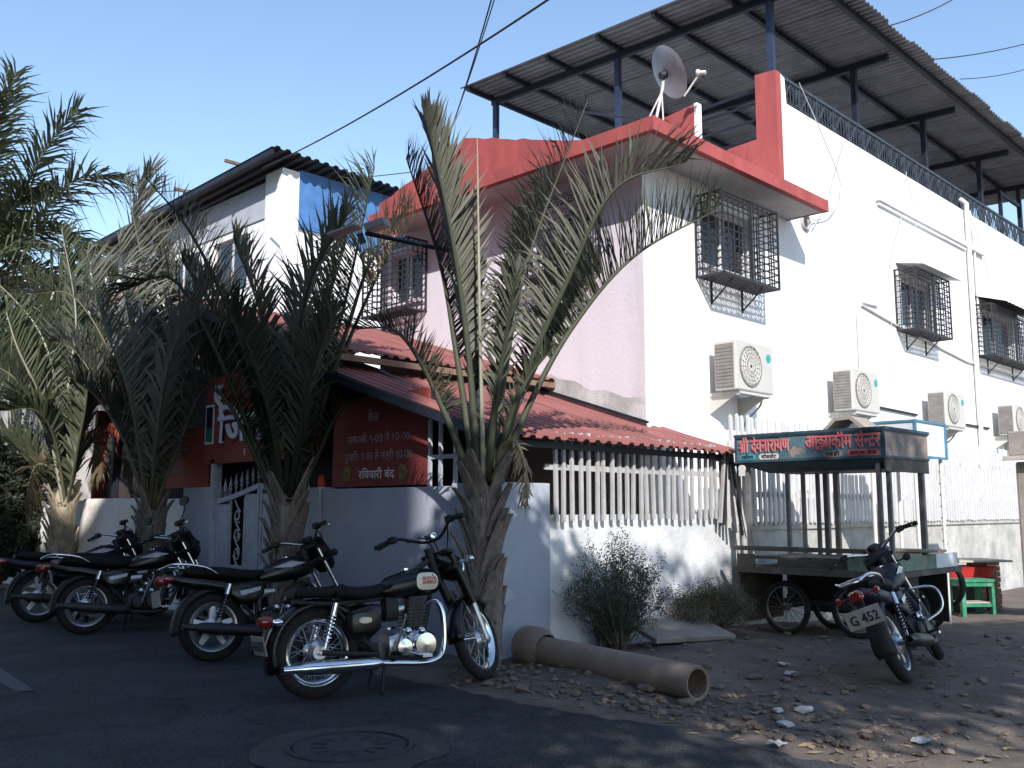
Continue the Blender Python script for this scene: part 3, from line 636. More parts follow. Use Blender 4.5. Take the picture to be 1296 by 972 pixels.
# ------------------------------------------------------------------ annex with the tin roof and the sign boards
an = thing('annex', 'low canteen annex with two tiers of faded red corrugated roof', 'building', (7, 9, 0))
def sheets(root, x0, x1, wd_, y0, z0, y1, z1, m, waves=5, sag=0):
    x = x0; k = 0
    while x < x1 - .02:
        ww = min(wd_, x1 - x); mb = MB(); j = random.uniform(-.03, .03); corr(mb, (x, y0 + j, z0 + .006 * (k % 2) + random.uniform(-.004, .004)), (0, y1 - y0, z1 - z0), (ww + .03, 0, 0), max(2, round(waves * ww / wd_)), .028, 4, sag + random.uniform(0, .015))
        mb.build('roof_sheet', m, root, sol=.004); x += ww; k += 1
sheets(an, 5.98, 9.62, .82, 5.93, 1.995, 8.98, 2.96, 'red_sheet')
sheets(an, 9.635, 9.98, .82, 5.93, 1.995, 7.12, 2.365, 'red_sheet')
sheets(an, 5.95, 9.62, .82, 8.7, 3.1, 12.5, 4.28, 'red_sheet')
sheets(an, 5.95, 9.62, .82, 16.2, 3.1, 12.52, 4.28, 'red_sheet')
MB().bar((5.94, 8.98, 2.9), (5.94, 5.9, 1.94), .03, .09).build('barge_board', 'steel_dark', an); MB().bar((5.92, 12.5, 4.2), (5.92, 8.66, 3.02), .03, .1).build('barge_board', 'steel_dark', an)
MB().box(5.98, 9.63, 8.66, 8.72, 3.0, 3.07).build('gutter', 'rust_tile', an); MB().box(6.0, 9.95, 6.1, 6.15, 1.93, 1.99).build('eaves_beam', 'steel_dark', an)
mb = MB().bar((9.61, 8.95, 3.02), (9.61, 7.1, 2.43), .05, .03); mb.build('flashing', 'steel_dark', an)
for y in (7.2, 8.9, 12.3, 15.5): MB().box(6.5, 6.6, y, y + .1, 0, 2.3 if y < 8 else 2.9).build('post', 'steel_dark', an)
MB().box(6.62, 6.7, 7.0, 16.2, 0, 2.0).prism([(6.62, 7.0, 2.0), (6.62, 16.2, 2.0), (6.62, 16.2, 3.0), (6.62, 12.5, 4.15), (6.62, 8.7, 2.95), (6.62, 7.0, 2.2)], (.08, 0, 0)).build('shade_backing', 'interior_shade', an)  # dark backing added for the deep shade inside the annex
MB().box(6.7, 9.64, 6.5, 16.2, .0, .03).build('floor', 'concrete', an)
MB().box(6.45, 9.6, 16.1, 16.2, 0, 3.0).build('end_wall', 'brick_red', an)
# sign boards
s1 = thing('notice_board', 'dark red notice board with faded painted opening hours and two flowers', 'sign', (XA + .1, 8, 1.6))
MB().box(XA + .1, XA + .14, 7.36, 9.0, 1.6, 2.58).build('board', 'brick_red', s1)
xo = XA + .1; LX, LU = (0, -1, 0), (0, 0, 1)
text(['वेळ'], (xo, 8.36, 2.29), LX, LU, .15, name='lettering', m='letter_old', parent=s1, bold=.02)
text(['सकाळी ९-00 ते १0-00'], (xo, 8.72, 2.07), LX, LU, .12, 1.08, parent=s1, m='letter_old', bold=.02)
text(['द', 'ुपारी: ३-00 ते रा', 'त', '्री १0-00'], (xo, 8.76, 1.88), LX, LU, .12, 1.16, parent=s1, m='letter_old', bold=.02)
text(['रिववारी बंद'], (xo, 8.5, 1.68), LX, LU, .13, .62, parent=s1, m='letter', bold=.02)
for yc in (8.72, 7.74):
    mb = MB()
    for k in range(6):
        a = k * math.pi / 3; c = V((xo - .006 - .0006 * k, yc + .055 * math.cos(a), 1.74 + .055 * math.sin(a))); mb.lathe([(.036, 0), (0, -.001)], 10, c, (1, 0, 0))
    mb.build('painted_flower', 'flower', s1)
s2 = thing('main_sign_board', 'large orange sign board with raised white letters above the gate', 'sign', (XA + .02, 10.3, 1.95))
MB().box(XA - .02, XA + .06, 9.2, 11.75, 1.94, 3.08).build('board', 'orange', s2)
xo = XA - .02
for rn, y, z, sz, ww in ((['ए'], 11.5, 2.68, .42, None), (['िजन'], 11.36, 2.2, .52, 1.1)):
    text(rn, (xo, y, z), LX, LU, sz, ww, bold=.035, off=.03, depth=.03, parent=s2, name='raised_letters', m='letter')
text(['र'], (xo, 10.75, 2.02), LX, LU, .13, bold=.02, parent=s2, m='letter')
MB().box(XA - .03, XA - .021, 11.52, 11.74, 2.2, 2.72).build('picture_frame', 'letter', s2)
MB().box(XA - .036, XA - .031, 11.55, 11.71, 2.23, 2.42).build('picture_field', 'green', s2); MB().box(XA - .036, XA - .031, 11.55, 11.71, 2.421, 2.69).build('picture_field', 'purple', s2)
s3 = thing('side_sign_board', 'narrow orange board with small worn lettering left of the gate pillar', 'sign', (XA + .1, 12.5, 1.6))
MB().box(XA + .06, XA + .1, 11.78, 13.6, 1.645, 2.45).build('board', 'orange', s3)
text(['ेळ ९-00'], (XA + .06, 12.9, 2.05), LX, LU, .12, parent=s3, m='letter_old', bold=.02); text(['रिववारी'], (XA + .06, 12.85, 1.82), LX, LU, .12, parent=s3, m='letter_old', bold=.02)
b_ = MB().lathe([(0, 0), (.04, 0), (.045, .05), (.03, .12), (.02, .14), (0, .14)], 12, (XA + .08, 9.18, 1.602)).build('red_pot', 'tray_red', smooth=40); tag(b_, 'small red pot standing on the gate pillar', 'pot')
# orange flags hanging left of the sign
for k, (y, z) in enumerate(((12.6, 2.95), (14.4, 2.75))):
    mb = MB(); a = []
    for i in range(7): a.append(((XA - .1 + .05 * math.sin(i), y - .1 * i * .4, z - i * .11), (XA - .1 + .05 * math.cos(i * 1.3), y + .32 - .05 * i, z - i * .08)))
    for p, q in zip(a, a[1:]): mb.poly([p[0], p[1], q[1], q[0]])
    o = mb.build('cloth_flag', 'orange', sol=.004, smooth=True); tag(o, ['orange cloth flag hanging beside the orange sign board', 'orange cloth flag half hidden behind the left palms'][k], 'flag')

# ------------------------------------------------------------------ house behind on the left
bh = thing('rear_house', 'pale house with overhanging dark tin roof and blue tarpaulin behind the palms', 'house', (9.9, 16.2, 0))
BX, BY = 9.9, 16.2
mb = MB(); ops = [(17.5, 19.0, 5.9, 7.1), (19.6, 21.4, 5.8, 7.1), (22, 24, 5.8, 7.1)]
wall_face(mb, lambda u, z, d: (BX + d, u, z), BY + .6, 30, 0, 7.9, ops, .2); mb.poly([(BX, 30, 0), (20, 30, 0), (20, 30, 7.9), (BX, 30, 7.9)]); mb.poly([(BX + .2, BY + .05, 0), (20, BY + .05, 0), (20, BY + .05, 7.2), (BX + .2, BY + .05, 7.2)])
mb.build('wall', 'white_wall', bh)
mb = MB().box(BX - .06, BX + .35, BY - .06, BY + .58, 0, 8.15); mb.build('corner_column', 'white_wall', bh, bevel=.02)
mb = MB().box(BX - .03, BX + .02, BY + .6, 24, 7.25, 8.0); mb.build('tarpaulin_fascia', 'tarp', bh)
for k in range(4):
    mb = MB().box(BX + .36 + k * .72, BX + 1.06 + k * .72, BY - .03 + .015 * (k % 2), BY + .03, 7.0 - .1 * k, 8.2); mb.build('tarpaulin', 'blue_tarp', bh)
MB().box(BX + .4, 13.2, BY - .02, BY + .03, 5.2, 6.9).build('tarpaulin', 'white_wall', bh)
for a, b, c, d in ops:
    mb = MB().box(BX + .08, BX + .12, a, b, c, c + .05).box(BX + .08, BX + .12, a, b, d - .05, d).box(BX + .08, BX + .12, (a + b) / 2 - .03, (a + b) / 2 + .03, c + .05, d - .05).box(BX + .08, BX + .12, a, a + .05, c + .05, d - .05).box(BX + .08, BX + .12, b - .05, b, c + .05, d - .05)
    W = mb.build('window', 'frame_white', bh); MB().box(BX + .1, BX + .106, a + .05, b - .05, c + .05, d - .05).build('pane', 'glass', W)
x = BX - .55; k = 0
while x < 16.5:
    mb = MB(); corr(mb, (x, BY - .45, 8.32 - .03 * (x - BX)), (0, 9.2, -.25), (.93, 0, -.028), 4, .05, 1); mb.build('roof_sheet', 'dark_tin', bh, sol=.005); x += .9; k += 1
mb = MB().bar((BX - .5, BY - .4, 8.27), (BX - .5, 25, 8.02), .06, .1); mb.build('fascia_beam', 'steel_dark', bh)
for y in (17.2, 19.4, 21.6): MB().bar((BX - .75, y, 8.42 - (y - 15.75) * .027), (BX - .2, y, 8.42 - (y - 15.75) * .027), .06).build('rafter_end', 'rust_tile', bh)
sh = thing('tiled_shed', 'brown tiled shed roof showing between the left palms', 'shed', (8, 24, 0))
MB().box(7.3, 9.6, 20, 28, 0, 5.3).build('wall', 'soffit', sh)
mb = MB(); corr(mb, (6.6, 19.5, 5.0), (2.6, 0, 1.3), (0, 9, 0), 26, .06, 2); mb.build('roof', 'rust_tile', sh, sol=.03)
ws = MB()
g_ = []
for j in range(9):
    row = []
    for i in range(13):
        y = 13.6 + i * .17; z = 1.52 - j * .14; row.append(ws.av((XA - .02 - .06 * math.sin(i * 1.1 + j * .3) * (j / 8) - .1 * (j / 8), y + .04 * math.sin(j), z)))
    g_.append(row)
for j in range(8):
    for i in range(12): ws.f.append([g_[j][i], g_[j][i + 1], g_[j + 1][i + 1], g_[j + 1][i]])
o = ws.build('cloth_sheet', 'white_sheet', smooth=True, sol=.005); tag(o, 'crumpled white cloth sheet draped over the wall behind the left motorcycles', 'cloth')
# ------------------------------------------------------------------ food cart
CA = R(-90); CO = V((9.62, 5.86, 0))
ct = thing('food_cart', 'dark four wheeled ice cream cart with painted sign box on posts', 'cart', CO, rot=(0, 0, CA), local=True)
def P(mb, name, m, par=ct, **k): return mb.build(name, m, par, world=False, **k)
LN, DP = 1.73, 1.12
P(MB().box(-.02, LN + .02, -.02, DP + .02, 2.17, 2.2), 'roof_plate', 'cart_frame')
fr_ = P(MB().box(0, LN, 0, .03, 1.89, 2.168), 'sign_panel', 'cart_sign')
P(MB().box(LN - .03, LN, .032, DP, 1.86, 2.165), 'side_panel', 'cart_side'); P(MB().box(0, .03, .032, DP, 1.86, 2.165), 'side_panel', 'cart_side'); P(MB().box(.032, LN - .032, DP - .03, DP - .001, 1.86, 2.165), 'back_panel', 'cart_frame')
mb = MB()
for z in (1.878, 2.155): mb.box(-.012, LN + .012, -.014, .0, z, z + .025); mb.box(LN, LN + .012, .0, DP + .01, z, z + .025)
for x in (-.012, LN - .013): mb.box(x, x + .025, -.018, -.0005, 1.87, 2.18)
P(mb, 'sign_frame', 'cart_frame')
mb = MB(); a = [(.03, .03), (LN, .0), (LN, DP), (.03, DP)]; b_ = [(.28, .22), (LN - .06, .1), (LN - .06, DP - .05), (.28, DP - .15)]
for k in range(4):
    p, q = a[k], a[(k + 1) % 4]; r, t = b_[(k + 1) % 4], b_[k]; mb.poly([(p[0], p[1], 1.875), (q[0], q[1], 1.875), (r[0], r[1], 1.77), (t[0], t[1], 1.77)])
mb.poly([(x, y, 1.775) for x, y in b_]); P(mb, 'hopper', 'cart_frame', sol=.012)
P(MB().box(LN - .012, LN + .004, .0, DP, 1.74, 1.872), 'skirt', 'cart_tray')
CX_, CU = (1, 0, 0), (0, 0, 1)
for off, m, bo in ((.006, 'sign_white', .05), (.0125, 'pink', .03)):
    dx = .0 if m == 'pink' else -.004
    text(['श^', 'ी', ' ', 'देवनारायण'], (.04 + dx, 0, 1.995 + dx), CX_, CU, .2, .63, bold=bo, off=off, parent=fr_, m=m, world=False)
    text(['आइसक^', 'ीम', ' ', 'से', 'न~', 'टर'], (.86 + dx, 0, 2.0 + dx), CX_, CU, .21, .83, bold=bo, off=off, parent=fr_, m=m, world=False)
P(MB().box(.55, 1.0, -.0045, -.0005, 1.905, 2.15), 'picture_panel', 'cart_sign', fr_)
mb = MB()
for k in range(9):
    c = V((.69 + .018 * k, -.0048 - .0001 * k, 1.98 + .07 * MN.noise((k * 1.7, 0, 0)))); mb.lathe([(.03 + .015 * abs(MN.noise((k, 2, 2))), 0), (0, -.0001)], 7, c, (0, 1, 0))
P(mb, 'faded_picture', 'cart_side', fr_)
for x0, x1, m, tx, tm in ((.04, .25, 'sign_blue', 'रसीला', 'ink'), (.29, .54, 'sign_white', 'चॉकलेट', 'ink'), (1.06, 1.28, 'cart_side', 'रबडी', 'ink'), (1.33, 1.68, 'pink', 'बादाम शेक', 'ink')):
    rr = .033; zc = 1.94; pt = [(x0 + rr - rr * math.sin(t * math.pi / 6), -.003, zc + rr * math.cos(t * math.pi / 6)) for t in range(7)] + [(x1 - rr + rr * math.sin(t * math.pi / 6), -.003, zc - rr * math.cos(t * math.pi / 6)) for t in range(7)]
    P(MB().poly(pt), 'painted_tag', m, fr_); text([tx], (x0 + .03, 0, zc - .022), CX_, CU, .06, x1 - x0 - .06, off=.0055, bold=.02, parent=fr_, m=tm, world=False)
P(MB().lathe([(.05, 0), (.045, -.003), (0, -.004)], 14, (.06, .01, 1.81), (0, 1, 0)).box(.02, .1, .006, .012, 1.73, 1.78), 'white_sticker', 'sign_white')
for x, y, rr in ((.08, .1, .022), (.42, .75, .02), (.5, .95, .02), (.58, 1.0, .028), (.78, .85, .026), (1.63, .06, .022), (1.69, .16, .022), (1.69, 1.0, .028), (.06, 1.05, .022)):
    P(MB().box(x - rr, x + rr, y - rr, y + rr, .8, 1.87), 'post', 'cart_post')
P(MB().box(-.02, LN + .04, -.06, DP + .62, .685, .715), 'deck', 'cart_tray')
P(MB().box(-.03, LN + .03, -.1, -.06, .655, .725), 'front_rail', 'cart_tray', bevel=.004)
P(MB().box(.0, .22, -.055, -.03, .72, .86), 'front_panel', 'cart_tray'); P(MB().box(.46, 1.32, .02, .05, .72, .81), 'front_panel', 'cart_tray')
P(MB().box(1.3, LN + .02, -.05, -.02, .72, .87), 'front_panel', 'cart_green')
P(MB().box(LN + .0, LN + .03, -.02, 1.1, .72, .87), 'end_panel', 'cart_green'); P(MB().box(LN + .001, LN + .034, 1.102, DP + .6, .72, .87), 'end_panel', 'panel_white')
P(MB().box(LN + .005, LN + .06, -.04, DP + .64, .66, .718), 'end_rail', 'cart_tray')
P(MB().box(-.03, LN + .03, -.1, -.05, .9, .95), 'upper_rail', 'cart_tray', bevel=.004); P(MB().box(.0, LN, 1.45, 1.48, .12, .68), 'underbody_shade_board', 'black_matt'); P(MB().box(.25, 1.45, .6, 1.2, .36, .66), 'underbody_shade_box', 'black_matt')  # black board and box added for the shade under the cart
P(MB().box(.1, 1.3, .15, DP, .8, .83).box(1.1, LN, .75, DP + .2, .885, .9), 'counter', 'cart_tray')
P(MB().box(1.15, 1.9, .8, 1.05, .9, .925), 'loose_board', 'plywood')
P(MB().box(.0, .03, -.05, .9, .1, .65), 'leg_panel', 'cart_tray'); P(MB().box(LN - .3, LN - .05, .55, .8, .35, .66), 'underbody_shade_box', 'black_matt')
def spoked(par, c, r, mt='rubber', mr='cart_post', n=20, tw=.032):
    c = V(c); W = MB().tube([c + V((r * math.cos(i * math.pi / 16), 0, r * math.sin(i * math.pi / 16))) for i in range(32)], tw, 8, closed=True).build('wheel', mt, par, world=False, smooth=True)
    mb = MB().tube([c + V(((r - .03) * math.cos(i * math.pi / 16), 0, (r - .03) * math.sin(i * math.pi / 16))) for i in range(32)], .012, 6, closed=True); mb.build('rim', mr, W, world=False, smooth=True)
    mb = MB().lathe([(0, -.05), (.035, -.05), (.035, .05), (0, .05)], 12, c, (0, 1, 0))
    for i in range(n):
        a = 2 * math.pi * i / n; mb.tube([c + V((.03 * math.cos(a + .5), .03 * (-1) ** i, .03 * math.sin(a + .5))), c + V(((r - .03) * math.cos(a), 0, (r - .03) * math.sin(a)))], .0035, 4, caps=False)
    mb.build('spokes', mr, W, world=False); return W
for x in (.48, 1.3):
    for y in (.14, 1.3): spoked(ct, (x, y, .285 + gnd(*(CO.xy + V((math.cos(CA), math.sin(CA))) * x + V((-math.sin(CA), math.cos(CA))) * y))), .26)
P(MB().tube([(.48, .05, .29), (.48, 1.4, .29)], .02, 8).tube([(1.3, .05, .29), (1.3, 1.4, .29)], .02, 8).box(.1, 1.5, .38, .43, .3, .36).box(.1, 1.5, .85, .9, .3, .36), 'axle_frame', 'iron')
P(MB().box(.38, .44, .38, .43, .36, .69).box(1.2, 1.26, .38, .43, .36, .69).box(.38, .44, .85, .9, .36, .69).box(1.2, 1.26, .85, .9, .36, .69), 'spring_post', 'iron')['kind'] = 'stuff'
cb = MB(); o_ = CO + V((math.cos(CA), math.sin(CA), 0)) * 1.05 + V((-math.sin(CA), math.cos(CA), 0)) * .5
d_ = V((math.cos(CA), math.sin(CA), 0)); e_ = V((-math.sin(CA), math.cos(CA), 0))
cb.prism([o_ - d_ * .28 + V((0, 0, 2.202)), o_ - d_ * .1 + V((0, 0, 2.37)), o_ + d_ * .1 + V((0, 0, 2.38)), o_ + d_ * .3 + V((0, 0, 2.215)), o_ + d_ * .26 + V((0, 0, 2.205)), o_ + d_ * .08 + V((0, 0, 2.345)), o_ - d_ * .08 + V((0, 0, 2.335)), o_ - d_ * .23 + V((0, 0, 2.202))], e_ * .42)
tag(cb.build('cardboard_box', 'cardboard'), 'folded cardboard lying like a tent on the cart roof', 'cardboard')
# second cart behind
C2 = V((12.07, 5.0, 0)); c2 = thing('small_cart', 'small second cart with white and blue sign box behind the ice cream cart', 'cart', C2, rot=(0, 0, CA), local=True); g2 = gnd(12.2, 5)
P(MB().box(-.45, .22, 0, .95, 2.02, 2.46), 'sign_box', 'panel_white', c2)
mb = MB()
for z in (2.0, 2.45): mb.box(-.47, .24, -.015, .0, z, z + .03).box(.22, .235, -.01, .97, z, z + .03)
for x, y in ((-.47, -.015), (.212, -.017), (.22, .945)): mb.box(x, x + .025, y, y + .028, 2.0, 2.48)
P(mb, 'sign_frame', 'box_blue', c2)
for x, y in ((-.4, .1), (.16, .08), (.17, .9), (-.4, .9)): P(MB().tube([(x, y, g2), (x, y, 2.02)], .025, 8), 'post', 'pvc', c2)
mb = MB()
for k in range(7):
    z = .9 + k * .15; mb.tube([(.17 + .028 * math.cos(t), .9 + .028 * math.sin(t), z + t * .012) for t in [i * .5 for i in range(10)]], .006, 4)
P(mb, 'red_ribbon', 'tray_red', c2)
P(MB().box(-.5, .3, 0, 1.0, .66, .72).box(-.5, .3, 0, .02, .72, .84), 'deck', 'cart_tray', c2)
for x in (-.3, .15): spoked(c2, (x, .1, .3 + g2), .28); 
P(MB().tube([(.38 + .3 * math.cos(t), .0, .45 + .3 * math.sin(t)) for t in [-.9 + i * .15 for i in range(13)]], [.02 + .02 * math.sin(i * math.pi / 12) for i in range(13)], 8), 'mudguard', 'black_matt', c2, smooth=True)

# stool, tray on bricks, pillar
sl = thing('stool', 'green painted wooden stool standing by the wall below the red tray', 'stool', (14.55, 5.1, gnd(14.55, 5.1)), rot=(0, 0, R(-38)), local=True)
P(MB().box(-.27, .27, -.2, .2, .46, .5).box(-.25, .25, -.18, .18, .4, .46), 'seat', 'stool', sl, bevel=.006)
for x in (-.23, .23):
    for y in (-.16, .16): P(MB().box(x - .03, x + .03, y - .03, y + .03, -.03, .4), 'leg', 'stool', sl)
for y in (-.16, .16): P(MB().box(-.2, .2, y - .02, y + .02, .12, .16), 'stretcher', 'stool', sl)
P(MB().box(-.2, .2, -.14, .14, .165, .18), 'shelf', 'plywood', sl)
bp = V((15.4, 5.3, gnd(15.6, 5.25)))
br = thing('brick_pier', 'low stack of bricks carrying a plywood board beside the right pillar', 'bricks', bp, local=True); br.rotation_euler = (0, 0, R(-38))
src = None
for k in range(9):
    for i in range(2):
        loc = (.12 + (i * .24 - .12) + random.uniform(-.01, .01), random.uniform(-.01, .01), k * .082)
        if src is None: src = P(MB().box(-.112, .112, -.06, .06, 0, .075), 'brick', 'brick', br, bevel=.005); src.location = loc
        else: inst(src, 'brick', loc, br, (0, 0, random.uniform(-.06, .06)))
tr = thing('red_tray', 'red plastic tray lying under the plywood board beside the stool', 'tray', bp + V((-.35, .1, .5)), local=True); tr.rotation_euler = (0, 0, R(-38))
mb = MB().loft([((0, 0, 0), (.36, 0, 0), (0, .24, 0), .35), ((0, 0, .14), (.42, 0, 0), (0, .29, 0), .35), ((0, 0, .16), (.44, 0, 0), (0, .3, 0), .35)], 24); P(mb, 'tray', 'tray_red', tr); P(MB().box(-.3, .1, -.15, .15, -.5, 0), 'support', 'black_matt', tr)
o = MB(); o.mx = Matrix.Translation(bp + V((-.2, .1, .665 + .06))) @ Matrix.Rotation(R(-36), 4, 'Z'); o.box(-.62, .55, -.36, .36, 0, .03)
tag(o.build('plywood_board', 'plywood', bevel=.004), 'pale plywood board resting on the red tray and bricks', 'board')
o = MB(); o.mx = Matrix.Translation(bp + V((-.55, .3, .76))); o.tube([(.14 * math.cos(i * .5), 0, .14 * math.sin(i * .5)) for i in range(8)], .018, 6); tag(o.build('bent_pipe', 'tray_red'), 'bent red pipe end sticking up behind the plywood board', 'pipe')
pl_ = thing('concrete_pillar', 'crumbling concrete gate pillar with block on top at the right edge', 'pillar', (14.35, 4.1, 0))
mb = MB().box(14.22, 14.9, 3.6, 4.3, -.3, 2.0); mb.build('shaft', 'concrete', pl_, bevel=.03)
mb = MB().box(14.16, 14.95, 3.5, 4.36, 2.08, 2.42); mb.build('block', 'concrete', pl_, bevel=.02)
mb = MB(); corr(mb, (14.06, 4.42, 2.02), (0, -1.0, .02), (.95, 0, .05), 5, .05, 1); mb.build('sheet', 'concrete', pl_, sol=.012)

# ------------------------------------------------------------------ concrete pipe, slab, rubble
pa, pb = V((6.2, 5.93, .15)), V((5.86, 3.93, .135)); px_ = (pb - pa).normalized()
pp = thing('concrete_pipe', 'brown concrete drain pipe with wide socket end lying beside the road', 'pipe', (6.2, 4.9, 0))
Ln = (pb - pa).length
MB().lathe([(.125, .24), (.125, Ln - .02), (.118, Ln), (.098, Ln - .01), (.095, Ln - .6), (0, Ln - .6)], 32, pa, px_).build('barrel', 'pipe', pp, smooth=35)
MB().lathe([(.15, -.02), (.172, 0), (.172, .17), (.155, .23), (.124, .29)], 32, pa + V((0, 0, .02)), px_).build('socket', 'pipe', pp, smooth=35)
sb = MB(); sb.mx = Matrix.Translation((8.0, 5.62, .16)) @ Matrix.Rotation(R(-24), 4, 'Z') @ Matrix.Rotation(R(9), 4, 'X'); sb.box(-.42, .46, -.36, .34, 0, .045)
tag(sb.build('paving_slab', 'concrete', bevel=.006), 'tilted flat concrete slab lying in front of the bushes', 'slab')
def blob(mb, c, r, sq=(1, 1, .6), n=7, sd=0):
    c = V(c); q = Quaternion((random.random(), random.random(), random.random(), random.random())).normalized(); rings = []
    bm = bmesh.new(); bmesh.ops.create_icosphere(bm, subdivisions=1, radius=1)
    b0 = len(mb.v)
    for v in bm.verts:
        d = v.co * (1 + .35 * MN.noise(v.co * 1.7 + V((sd * 3.1, 0, 0)))); d = q @ V((d.x, d.y * .8, d.z)); mb.av(c + V((d.x * sq[0], d.y * sq[1], d.z * sq[2])) * r)
    for f in bm.faces: mb.f.append([b0 + v.index for v in f.verts])
    bm.free()
mb = MB()
for k in range(1500):
    if k < 800: t = random.random(); x = 5.25 + random.random() ** 1.5 * 1.2 ; y = 2.2 + 3.7 * t
    else: x = random.uniform(5.2, 11); y = random.uniform(2.0, 6.0)
    if (V((x, y)) - V((7.9, 3.3))).length < .2: continue
    r = random.choice((.006, .007, .008, .01, .012, .014, .018, .026, .04)) * random.uniform(.7, 1.2); blob(mb, (x, y, gnd(x, y) + r * .3), r, sd=k)
g = mb.build('gravel', 'stone'); tag(g, 'loose stones and rubble scattered on the bare earth', 'gravel', kind='stuff')
mb = MB()
for k in range(420):
    x = random.choice((random.uniform(5.1, 10.5), random.uniform(5.0, 6.4))); y = random.uniform(1.8, 6.1); z = gnd(x, y) + .012; a = random.uniform(0, 6.28); L = random.uniform(.02, .06); d = V((math.cos(a), math.sin(a), random.uniform(-.1, .3))) * L; e = V((-math.sin(a), math.cos(a), random.uniform(-.3, .3))) * L * .35; c = V((x, y, z))
    mb.f.append([mb.av(c - d), mb.av(c + e), mb.av(c + d), mb.av(c - e)])
tag(mb.build('leaf_litter', 'leaf_dry'), 'dry fallen leaves scattered on the bare earth', 'leaves', kind='stuff')
for k, (px, py, r, lab) in enumerate(((820, 880, .10, 'flat grey stone lying in front of the pipe mouth'), (868, 895, .075, 'rounded stone just below the pipe end'), (745, 850, .08, 'pinkish rock pressed against the middle of the pipe'), (700, 842, .07, 'small brown rock beside the pipe socket'), (985, 905, .045, 'upright pale broken brick beside the road edge'), (1018, 905, .075, 'flat broken tile lying at the road edge'), (995, 922, .06, 'white broken tile nearest the asphalt'), (955, 862, .07, 'grey flat stone on the bare earth behind the pipe'), (905, 822, .1, 'large earthen clod beside the tilted slab'), (1075, 875, .06, 'greenish stone in front of the parked cart'))):
    d = 1; p = at(px, py, 1); t = (0 - EYE.z) / (p.z - EYE.z); p = EYE + (p - EYE) * t
    mb = MB(); blob(mb, (p.x, p.y, gnd(p.x, p.y) + r * .25), r, (1.2, 1, .45), sd=90 + k); tag(mb.build('rock', 'litter' if k in (4, 5, 6) else 'stone'), lab, 'stone', 'loose rocks on the verge')
for k, (px, py, lab) in enumerate(((982, 945, 'crumpled white paper scrap at the lower verge'), (990, 850, 'small blue white paper scrap on the bare earth'), (1000, 770 + 90, 'torn wrapper lying near the cart wheels'), (1165, 945, 'small grey scrap at the lower right corner'))):
    p = at(px, py, 1); t = (0 - EYE.z) / (p.z - EYE.z); p = EYE + (p - EYE) * t; z = gnd(p.x, p.y) + .012
    mb = MB(); g_ = [[mb.av((p.x + i * .025 - .05, p.y + j * .03 - .05, z + .02 * random.random())) for i in range(5)] for j in range(4)]
    for j in range(3):
        for i in range(4): mb.f.append([g_[j][i], g_[j][i + 1], g_[j + 1][i + 1], g_[j + 1][i]])
    tag(mb.build('paper_scrap', 'litter', sol=.002), lab, 'litter', 'litter on the verge')

# ------------------------------------------------------------------ shrubs
def shrub(name, label, c, h, w_, n, leaf, m, dens=26, group='shrubs along the wall'):
    rt = thing(name, label, 'shrub', c, group); c = V(c); ms, ml = MB(), MB()
    for k in range(n):
        a = random.uniform(0, 2 * math.pi); sp = random.random() ** .6; hh = h * (1 - .55 * sp ** 2) * random.uniform(.75, 1.05)
        tip = c + V((math.cos(a) * w_ * sp, math.sin(a) * w_ * .55 * sp, hh)); mid = c + (tip - c) * .5 + V((random.uniform(-.06, .06), random.uniform(-.06, .06), .05))
        pts = catmull([c + V((math.cos(a), math.sin(a), 0)) * .05, mid, tip], 8); ms.tube(pts, [.007 * (1 - .8 * i / len(pts)) for i in range(len(pts))], 4, caps=False)
        for i in range(dens):
            t = .2 + .8 * random.random(); b = pts[min(len(pts) - 1, int(t * len(pts)))]
            d = V((random.gauss(0, 1), random.gauss(0, 1), random.gauss(.5, .8))).normalized(); L = random.uniform(.08, .2); e = b + d * L
            for q in range(7):
                o = b + (e - b) * ((q + 1) / 7); s = d.cross(V((random.gauss(0, 1), random.gauss(0, 1), random.gauss(0, 1)))).normalized() * leaf * (1 if q % 2 else -1)
                f = d * leaf * .35; ml.f.append([ml.av(o), ml.av(o + s * .5 + f * .9), ml.av(o + s + f * .6), ml.av(o + s * .5 - f * .4)])
    ms.build('stems', 'bark', rt); ml.build('foliage', m, rt); return rt
shrub('feathery_shrub', 'dense dark green feathery shrub growing against the whitewashed wall', (7.35, 5.82, .02), 1.08, .74, 60, .026, 'bush', 34)
shrub('tall_wispy_shrub', 'tall thin wispy stems rising above the dense shrub', (7.3, 5.95, .02), 1.42, .5, 16, .024, 'bush', 14)
shrub('dry_shrub', 'low dry olive shrub growing beside the cart', (8.75, 5.72, .02), .55, .68, 85, .026, 'bush_dry', 34)
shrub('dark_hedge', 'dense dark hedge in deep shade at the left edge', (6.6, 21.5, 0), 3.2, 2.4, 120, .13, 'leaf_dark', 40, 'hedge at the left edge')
shrub('dark_hedge', 'dark overgrown bush behind the pale palm trunk', (5.6, 18.0, 0), 2.6, 1.2, 90, .11, 'leaf_dark', 40, 'hedge at the left edge')
